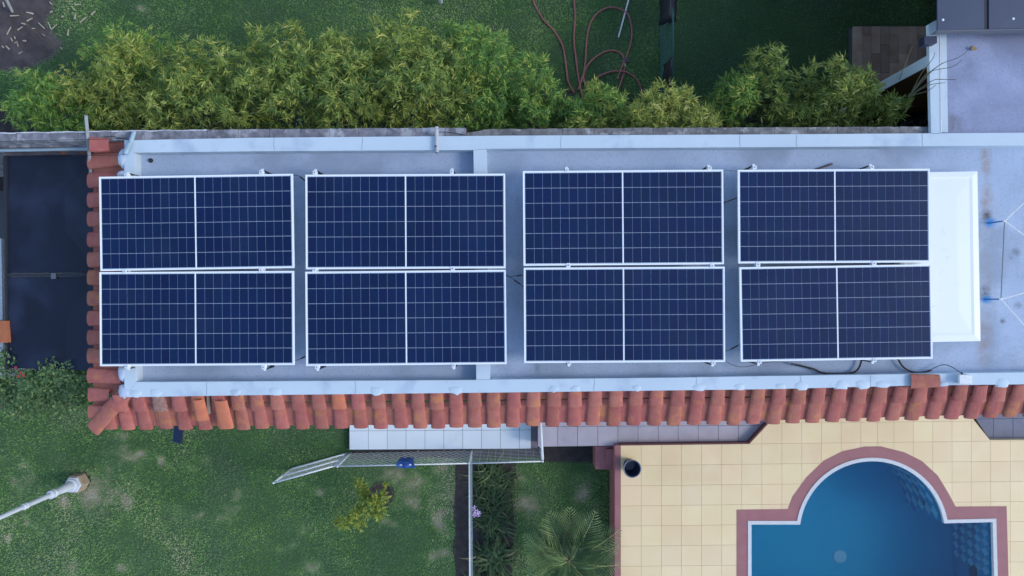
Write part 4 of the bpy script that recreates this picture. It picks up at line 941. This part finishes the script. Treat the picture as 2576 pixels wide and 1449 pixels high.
def bamboo(px, py, rx, ry, ztop, count, mat, mu, label, culms=9, zlow=.5, sd=.17):
    """clump: plan centre and radii measured at crown height"""
    ry *= 1.1; py -= ry * .08; zc = ztop - .25; c0 = W(px, py, zc); k = (H - zc) / F; rx, ry = rx * k, ry * k
    root = thing('bamboo_clump', Vector((c0.x, c0.y, 0)), label, 'bamboo', 'bamboo clumps behind the north wall')
    n = int(count * .84); u = RNG.uniform(-1, 1, (n * 3, 2)); u = u[(u ** 2).sum(1) < 1][:n]; n = len(u); e = np.sqrt((u ** 2).sum(1))
    wob = 1 + .28 * (vnoise(u[:, 0] * 3 + px, u[:, 1] * 3 + py, 1.0, 3) - .5) * 2 * (e > .3)
    X = c0.x + u[:, 0] * rx * wob; Y = c0.y + u[:, 1] * ry * wob
    lump = vnoise(X, Y, .34, 5) * .6 + vnoise(X, Y, .15, 6) * .4
    Z = ztop - e ** 2.5 * .45 - 1.0 * (1 - lump) - RNG.exponential(.16, n) * (1 + e)
    cb_ = MB()
    for q in range(min(culms, n)):
        a = Vector((c0.x + (X[q] - c0.x) * .35, c0.y + (Y[q] - c0.y) * .3, 0)); e_ = Vector((X[q], Y[q], Z[q] + .02))
        MB().tube([a, a.lerp(e_, .5) + Vector((0, 0, .2)), e_], .011, 5, .003).build('culm', m_culm, root)
    cen = np.stack([X, Y, Z], 1)
    wy = W(px, 323, 2.9).y                                    # keep behind the wall, bar a few strays
    bad = (cen[:, 1] < wy + .05) & (RNG.random(n) < .97); cen[bad, 1] = wy + RNG.uniform(.04, .32, bad.sum())
    ang = RNG.uniform(0, 2 * math.pi, n); og = np.stack([np.cos(ang), np.sin(ang), RNG.uniform(-.15, .45, n)], 1)
    og[:, 0] += u[:, 0] * e ** 2 * 1.1; og[:, 1] += u[:, 1] * e ** 2 * 1.1
    V, Fa, tint = sprays(cen, 8, unit(og), .48, (.045, .140), (.008, .019), mu, sd * 1.15)
    V[:, 2] = np.maximum(V[:, 2], .05)
    tag(np_mesh('foliage', V, Fa, mat, tint, root, Vector((c0.x, c0.y, 0))), kind='stuff')
    return root
BG, BO = m_bamboog, m_bamboo
for a in [
    (25, 250, 75, 75, 2.55, 330, BG, .42, 'dark green bamboo clump at the west edge, behind the wall'),
    (120, 285, 95, 45, 2.5, 330, BG, .40, 'low green bamboo clump beside the upright end of the grey batten'),
    (135, 190, 80, 50, 2.35, 260, BO, .68, 'yellowing bamboo clump beside the bare soil'),
    (60, 205, 80, 52, 2.4, 260, BG, .52, 'pale green bamboo clump beside the bare soil, at the west edge'),
    (195, 245, 100, 78, 2.5, 460, BO, .55, 'mixed green bamboo clump above the top end of the grey batten'),
    (225, 130, 75, 60, 2.3, 240, BG, .60, 'light green bamboo clump closest to the pale wood splinters'),
    (270, 185, 120, 110, 2.6, 800, BO, .58, 'yellow tinged bamboo clump north of the loose tile and batten'),
    (300, 105, 90, 55, 2.2, 330, BG, .55, 'thin pale bamboo clump beside the lawn and wood chips'),
    (420, 205, 130, 110, 2.85, 950, BO, .52, 'olive bamboo clump behind the roof corner with the leaning pipe'),
    (560, 190, 130, 120, 3.0, 1000, BO, .48, 'dense olive bamboo clump north of the west panel pair'),
    (700, 180, 120, 130, 3.0, 980, BO, .46, 'tall dense bamboo clump west of the thickest part of the hedge'),
    (840, 185, 120, 125, 3.0, 980, BO, .50, 'thick bamboo clump in the middle of the hedge'),
    (970, 165, 130, 135, 3.05, 1100, BO, .52, 'brownish tipped bamboo clump north of the second panel pair'),
    (1090, 175, 110, 135, 3.0, 900, BO, .45, 'bamboo clump directly behind the rusty white pipe'),
    (1190, 120, 100, 95, 2.7, 650, BG, .50, 'green bamboo clump reaching furthest over the north lawn'),
    (1225, 240, 100, 70, 2.7, 600, BG, .46, 'green bamboo clump where the hedge begins to thin'),
    (1330, 215, 90, 85, 2.5, 480, BG, .52, 'green bamboo clump at the foot of the westmost hose'),
    (1400, 270, 95, 50, 2.4, 380, BG, .42, 'dark bamboo clump below the crossing hoses'),
    (1530, 235, 62, 60, 2.6, 250, BG, .66, 'bright green bamboo clump under the hose loops'),
    (1560, 288, 90, 34, 2.6, 340, BO, .55, 'olive bamboo clump against the wall east of the hoses'),
    (1480, 262, 70, 48, 2.5, 260, BG, .55, 'mid green bamboo clump between the dark one and the bright green one'),
    (1800, 285, 60, 34, 2.5, 200, BO, .50, 'small olive bamboo clump filling the gap east of the green fence'),
    (1455, 300, 80, 26, 2.6, 300, BO, .50, 'low olive bamboo clump against the wall below the hose arch'),
    (1625, 295, 60, 30, 2.6, 230, BO, .60, 'low yellowish bamboo clump between the hoses and the green fence'),
    (1680, 262, 62, 58, 2.8, 300, BO, .70, 'yellow bamboo clump at the foot of the green fence'),
    (1740, 228, 30, 36, 2.5, 55, BO, .72, 'sparse yellow bamboo spray beside the green fence'),
    (1760, 300, 80, 25, 2.7, 230, BO, .70, 'low yellow bamboo clump hugging the wall east of the green fence'),
    (1850, 268, 75, 52, 2.2, 210, BO, .35, 'dark olive bamboo clump in the shaded gap'),
    (1905, 215, 50, 65, 2.7, 300, BG, .60, 'vivid green bamboo clump standing in the dark lawn'),
    (1965, 140, 42, 45, 2.7, 150, BO, .50, 'slender bamboo clump reaching north over the dark lawn'),
    (1975, 235, 70, 80, 2.5, 300, BO, .42, 'olive bamboo clump beside the vivid green one'),
    (2060, 175, 28, 36, 2.6, 55, BO, .60, 'small sparse bamboo spray on the dark lawn'),
    (2080, 270, 85, 50, 2.6, 380, BO, .50, 'low bamboo clump west of the porch planks'),
    (2125, 165, 30, 32, 2.7, 60, BO, .66, 'small pale bamboo spray at the corner of the porch planks'),
    (2185, 220, 78, 68, 2.9, 520, BO, .66, 'bright yellow green bamboo clump in front of the porch planks'),
    (2270, 255, 58, 58, 2.8, 300, BO, .62, 'bamboo clump beside the neighbouring parapet')]: bamboo(*a)
# bare shrub reaching over the neighbouring parapet
bs = thing('bare_shrub', W(2300, 245, 0), 'leafless shrub with thin twigs reaching over the neighbouring parapet', 'shrub')
MB().tube([W(2268, 262, 0), W(2280, 246, 1.4), W(2288, 240, 2.3)], .014, 6, .008).build('stem', m_twig, bs)
for pts in ([(2290, 240), (2330, 190), (2370, 160), (2410, 145), (2436, 126)], [(2290, 240), (2340, 183), (2362, 165), (2372, 158)], [(2290, 240), (2345, 203), (2375, 200), (2405, 200)], [(2290, 240), (2335, 215), (2378, 208)], [(2290, 238), (2318, 185), (2345, 150), (2352, 132)], [(2262, 200), (2280, 155), (2296, 113)], [(2290, 240), (2330, 230), (2355, 214)], [(2285, 245), (2310, 210), (2340, 180), (2395, 168), (2420, 150)]):
    z0 = 2.75; P = [W(x, y, z0 + .6 * (i / (len(pts) - 1)) ** .8) for i, (x, y) in enumerate(pts)]
    MB().tube(spline(P, 4), .0055, 5, .003).build('twig', m_twig, bs)

def leafy(name, px, py, pts, n, Lr, Wr, mat, mu, sd, label, cat, stem, z_fn, seed=1):
    rng = np.random.default_rng(seed); root = thing(name, W(px, py, 0), label, cat)
    cen = []
    for (x, y, z, r, m) in pts:
        c0 = W(x, y, z); d = rng.normal(0, 1, (m, 3)); d = unit(d) * (rng.random((m, 1)) ** .4) * r; cen.append(np.array(c0)[None] + d * np.array([1, 1, .75]))
    cen = np.concatenate(cen); m = len(cen)
    D = unit(rng.normal(0, 1, (m, 3)) * np.array([1, 1, .4])); Nn = unit(np.array([[0, 0, 1.0]]) + rng.normal(0, .45, (m, 3))); Nn = unit(Nn - D * (Nn * D).sum(1, keepdims=True))
    V, Fa = blades(cen, D, Nn, rng.uniform(*Lr, m), rng.uniform(*Wr, m), .12, .15)
    V[:, 2] = np.maximum(V[:, 2], .02)
    tag(np_mesh('foliage', V, Fa, mat, np.repeat(np.clip(rng.normal(mu, sd, m), 0, 1), 4), root, Vector(WL[root.name])), kind='stuff')
    for s in stem: MB().tube([W(*q) for q in s], .014, 6, .005).build('stem', m_twig, root)
    return root
# hedge with red flowers at the west side
rr = random.Random(5); hp = []
for i in range(95):
    x = rr.uniform(-30, 232); yy = rr.uniform(0, 1); y = 905 + (25 if 30 < x < 225 else -8) + yy * (105 - max(0, x - 60) * .08); z = 2.38 - 1.3 * yy ** 1.3 - rr.uniform(0, .25)
    hp.append((x, y, z, .16, 75))
hd = leafy('flowering_hedge', 110, 965, hp, 0, (.035, .065), (.022, .036), m_hedge, .5, .24, 'dark green hedge with few red flowers below the awning', 'hedge', [((60, 980, 0), (55, 960, 1.6)), ((150, 980, 0), (160, 960, 1.6)), ((210, 980, 0), (212, 960, 1.5))], None, 3)
for (x, y, z) in ((52, 938, 2.2), (40, 925, 2.3), (48, 947, 2.1), (60, 945, 2.15), (167, 1017, 1.0), (178, 945, 2.0), (90, 1036, .6), (185, 945, 2.0)):
    mb = MB(); p = W(x, y, z + .18)
    for q in range(5):
        a = 2 * math.pi * q / 5 + x; u = Vector((math.cos(a), math.sin(a), .3)) * .022; v = Vector((-math.sin(a), math.cos(a), 0)) * .010
        mb.add([p, p + u * .6 + v, p + u, p + u * .6 - v], [(0, 3, 2, 1)])
    mb.build('flower', m_redfl, hd)
cx_ = lambda x, y: (644 + x / 3, 966 + y / 3)
cp = [(*cx_(775, 755), .55, .09, 60), (*cx_(800, 810), .6, .1, 70), (*cx_(830, 870), .65, .12, 110), (*cx_(900, 900), .8, .13, 130), (*cx_(940, 860), .8, .10, 70), (*cx_(975, 755), .5, .035, 12), (*cx_(955, 820), .6, .05, 20), (*cx_(935, 970), .75, .11, 80), (*cx_(870, 950), .7, .12, 100), (*cx_(770, 955), .6, .10, 80), (*cx_(730, 1010), .5, .10, 60), (*cx_(670, 1050), .45, .10, 75), (*cx_(620, 1040), .4, .06, 30), (*cx_(785, 1060), .45, .09, 55), (*cx_(1000, 870), .7, .03, 8)]
leafy('citrus_bush', 950, 1265, cp, 0, (.05, .085), (.022, .036), m_citrus, .52, .22, 'yellow green citrus bush on bare soil in the lawn', 'bush', [((955, 1255, 0), (935, 1262, .35), (925, 1268, .7)), ((955, 1255, 0), (900, 1290, .35), (870, 1315, .45)), ((955, 1255, 0), (920, 1230, .4), (905, 1220, .6))], None, 4)
# strap leaved plants
def strap_plant(px, py, n, Lr, spread, label, seed, wd=(.016, .026), mu=.45):
    rng = np.random.default_rng(seed); root = thing('strap_leaved_plant', W(px, py, 0), label, 'plant', 'strap leaved plants in the bed')
    c0 = np.array(W(px, py, 0)); V = []; Fa = []; T = []
    for i in range(n):
        a = rng.uniform(0, 2 * math.pi); L_ = rng.uniform(*Lr); b = c0 + np.array([rng.normal(0, spread[0]), rng.normal(0, spread[1]), 0]); w = rng.uniform(*wd)
        d = np.array([math.cos(a), math.sin(a), 0]); s = np.array([-d[1], d[0], 0]); lift = rng.uniform(.55, 1.1); tt = np.clip(rng.normal(mu, .25), 0, 1)
        o = len(V) * 0 + sum(len(q) for q in V); seg = 5; row = []
        for k in range(seg + 1):
            u = k / seg; p = b + d * L_ * (.75 * u) + np.array([0, 0, L_ * (lift * u - .95 * lift * u * u * .9)]); ww = w * (1 - u ** 2.2) * .5 + .001
            row += [p + s * ww, p - s * ww + np.array([0, 0, .0])]
        V.append(np.array(row)); T += [tt] * len(row)
        for k in range(seg): Fa += [(o + 2 * k, o + 2 * k + 1, o + 2 * k + 3, o + 2 * k + 2)]
    V = np.concatenate(V); V[:, 2] = np.maximum(V[:, 2], .012)
    tag(np_mesh('foliage', V, Fa, m_strap, T, root, Vector(WL[root.name])), kind='stuff'); return root
strap_plant(1243, 1208, 260, (.28, .5), (.12, .10), 'strap leaved plant in the bed, nearest the house and mesh fence', 1)
s2 = strap_plant(1245, 1290, 290, (.28, .52), (.11, .15), 'strap leaved plant with one lilac flower beside the white fence', 2)
strap_plant(1238, 1400, 130, (.3, .52), (.10, .08), 'broad leaved clump at the south end of the bed beside the white fence', 3, (.03, .045), .62)
strap_plant(1240, 1470, 150, (.28, .5), (.12, .08), 'strap leaved plant cut by the south edge of the picture', 4)
fp = W(1197, 1290, .8)
MB().tube([W(1232, 1290, 0), W(1205, 1290, .5), fp], .005, 6).build('flower_stalk', m_culm, s2)
fl_ = MB(); rf = random.Random(3)
for (ox, oy) in ((-.02, .08), (-.03, .03), (0, -.01), (.04, -.03), (-.02, -.04), (.05, .0), (.02, .03)):
    c0 = fp + Vector((ox, oy, rf.uniform(-.02, .02)))
    for q in range(5):
        a = 2 * math.pi * q / 5 + rf.random(); u = Vector((math.cos(a), math.sin(a), .35)) * .04; v = Vector((-math.sin(a), math.cos(a), 0)) * .009
        fl_.add([c0, c0 + u * .6 + v, c0 + u, c0 + u * .6 - v], [(0, 3, 2, 1)])
fl_.build('flower', m_flower, s2)
lr = random.Random(17); lf = MB()
for _ in range(90):
    x, y = lr.uniform(0, 1130), lr.uniform(1110, 1445)
    p = W(x, y, .045); a = lr.uniform(0, 6.28); s_ = lr.uniform(.012, .03); u = Vector((math.cos(a), math.sin(a), lr.uniform(-.3, .3))) * s_; v = Vector((-math.sin(a), math.cos(a), 0)) * s_ * .4
    lf.add([p - u, p + v + Vector((0, 0, .006)), p + u, p - v], [(0, 3, 2, 1)])
tag(lf.build('lawn_litter', M('yellowed leaf', (.30, .27, .14), (.2, .2, .08), 30, .9)), kind='stuff')
# palm
pr = random.Random(8); pm = thing('palm', W(1431, 1412, 0), 'young feather palm in the grass beside the red terrace wall', 'palm')
pc = W(1431, 1409, 0); crown = Vector((pc.x * .90, pc.y * .90, 1.0))
crown = W(1431, 1409, 1.0)
base = Vector((crown.x, crown.y, 0)); pm.location = base; WL[pm.name] = base.copy()
MB().lathe(base, [(.11, 0), (.10, .3), (.085, .7), (.07, .95), (.035, 1.06)], 14).build('trunk', m_trunk, pm, True)
for i in range(25):
    a = i * 2.39996 + pr.uniform(-.2, .2); L_ = pr.uniform(.62, .92) if i > 5 else pr.uniform(.4, .6); el = pr.uniform(.25, .75) if i > 5 else pr.uniform(.9, 1.2)
    d = Vector((math.cos(a), math.sin(a), 0)); pts = []
    for k in range(9):
        u = k / 8; pts.append(crown + d * L_ * (math.cos(el) * u + .10 * u * u) + Vector((0, 0, L_ * (math.sin(el) * u - (.35 + .5 * math.sin(el)) * u * u))))
    rc = MB().tube(pts, .008, 5, .002); fr = rc.build('frond', m_palm, pm)
    at = fr.data.attributes.new('tint', 'FLOAT', 'POINT'); at.data.foreach_set('value', [.8] * len(fr.data.vertices))
    V = []; Fa = []; T = []; m = 21; tb = pr.choice((.15, .4, .65, .85)); rs = spline(pts, 5)
    for k in range(3, m):
        u = k / m; q = u * (len(rs) - 1); i0 = int(q); p = rs[i0].lerp(rs[min(i0 + 1, len(rs) - 1)], q - i0); tg = (rs[min(i0 + 1, len(rs) - 1)] - rs[max(i0 - 1, 0)]).normalized()
        sd_ = tg.cross(Vector((0, 0, 1))).normalized(); ll = .36 * math.sin(math.pi * min(1, u * .8 + .22)) + .04
        for s in (1, -1):
            dd = (tg * .75 + sd_ * s * .8 + Vector((0, 0, .18 + pr.uniform(-.12, .12)))).normalized(); o = len(V)
            w_ = tg * .0095; e = p + dd * ll - Vector((0, 0, ll * .12)); mi = p + dd * ll * .5 + Vector((0, 0, .004))
            V += [tuple(p), tuple(mi - w_), tuple(e), tuple(mi + w_)]; Fa += [(o, o + 1, o + 2), (o, o + 2, o + 3)]; T += [min(1, max(0, tb + pr.uniform(-.2, .2)))] * 4
    tag(np_mesh('leaflets', V, Fa, m_palm, T, fr, tuple(WL[fr.name])), kind='stuff')

# ------------------------------------------------------------------ grass
def grass(name, boxes, dens, excl, Lr=(.022, .045), mu=.42, sd=.2, seed=1):
    rng = np.random.default_rng(seed); X = []; Y = []
    for (x0, y0, x1, y1) in boxes:
        a, b2 = W(x0, y0, 0), W(x1, y1, 0); n = int(abs((b2.x - a.x) * (b2.y - a.y)) * dens)
        X.append(rng.uniform(min(a.x, b2.x), max(a.x, b2.x), n)); Y.append(rng.uniform(min(a.y, b2.y), max(a.y, b2.y), n))
    X = np.concatenate(X); Y = np.concatenate(Y); k = np.ones(len(X), bool)
    for poly in excl: k &= ~inside_np(poly, X, Y)
    X, Y = X[k], Y[k]
    dry = dryness(X, Y)
    # drifts of lighter and darker turf
    drift = (fbm(X, Y, .9, 40, 5) - .5) * 6 + (fbm(X, Y, .07, 41, 2) - .5) * 1.3
    k = rng.random(len(X)) > dry * .45; X, Y, dry, drift = X[k], Y[k], dry[k], drift[k]; n = len(X)
    a = rng.uniform(0, 6.28, n); L_ = rng.uniform(*Lr, n); lean = rng.uniform(.35, .95, n); w = rng.uniform(.0022, .004, n)
    P = np.stack([X, Y, np.full(n, .001)], 1); D = np.stack([np.cos(a) * lean, np.sin(a) * lean, np.sqrt(1 - lean ** 2)], 1); S = np.stack([-np.sin(a), np.cos(a), np.zeros(n)], 1)
    V = np.stack([P - S * w[:, None], P + S * w[:, None], P + D * L_[:, None]], 1).reshape(-1, 3)
    tint = np.clip(rng.normal(mu, sd * .65, n) + drift * .24 + dry * .42, 0, 1)
    o = np_mesh(name, V, np.arange(3 * n).reshape(-1, 3), m_grass, np.repeat(tint, 3)); tag(o, kind='stuff'); return o
def dryness(X, Y):
    wx = X + (fbm(X, Y, .35, 21) - .5) * .45; wy = Y + (fbm(X, Y, .35, 22) - .5) * .45; d = np.zeros(len(X))
    for (x, y, rx, ry) in DRY:
        p = W(x, y, 0); d = np.maximum(d, np.clip(1.35 - np.hypot((wx - p.x) / (rx / F * H), (wy - p.y) / (ry / F * H)), 0, 1))
    return np.clip(d * (fbm(X, Y, .16, 23) * 1.9 - .35), 0, 1)
m_lawn = M('worn turf', (0, 0, 0), attr=[(0, (.04, .085, .034)), (.3, (.07, .13, .05)), (.6, (.18, .18, .11)), (1, (.38, .33, .26))], rough=.95, bump=.5, bscale=55)
def turf(name, x0, y0, x1, y1, st=.045):
    a, b2 = W(x0, y0, 0), W(x1, y1, 0); nx = int((b2.x - a.x) / st); ny = int((a.y - b2.y) / st)
    gx, gy = np.meshgrid(np.linspace(a.x, b2.x, nx), np.linspace(b2.y, a.y, ny)); gx, gy = gx.ravel(), gy.ravel()
    V = np.stack([gx, gy, np.full(len(gx), .003)], 1); i = (np.arange(ny - 1)[:, None] * nx + np.arange(nx - 1)[None]).ravel()
    o = np_mesh(name, V, np.stack([i, i + 1, i + nx + 1, i + nx], 1), m_lawn, np.clip(dryness(gx, gy) * .8 + (fbm(gx, gy, .5, 30) - .35) * .35, 0, 1)); tag(o, kind='structure')
turf('lawn', -60, 1000, 1532, 1490); turf('north_lawn', -60, -40, 2330, 300)
circ = lambda x, y, r: PX(arc(x, y, r, 0, 350, 16), 0)
ex = [PX([(876, 1030), (1530, 1026), (1530, 1160), (1365, 1160), (882, 1140)], 0), PX([(1146, 1158), (1290, 1158), (1288, 1640), (1143, 1640)], 0), circ(960, 1243, 27), circ(203, 1211, 17), PX([(-60, 900), (200, 920), (200, 1000), (120, 1010), (-60, 1015)], 0), PX([(1533, 1100), (1700, 1100), (1700, 1640), (1533, 1640)], 0)]
grass('lawn_grass', [(-40, 1000, 1145, 1480), (1288, 1150, 1533, 1480)], 4200, ex, mu=.50)
ex2 = [PX([(-60, -60), (122, -60), (132, 20), (112, 60), (150, 110), (124, 146), (66, 168), (-60, 180)], 0), PX([(2143, 62), (2500, 62), (2500, 300), (2146, 300)], 0)]
grass('north_lawn_grass', [(-40, -30, 1660, 260)], 3600, ex2, (.03, .055), .34, .2, 5)
grass('east_lawn_grass', [(1660, -30, 2420, 330)], 2300, ex2, (.03, .055), .10, .15, 6)  # low tint puts the shade of this corner into the blade colour
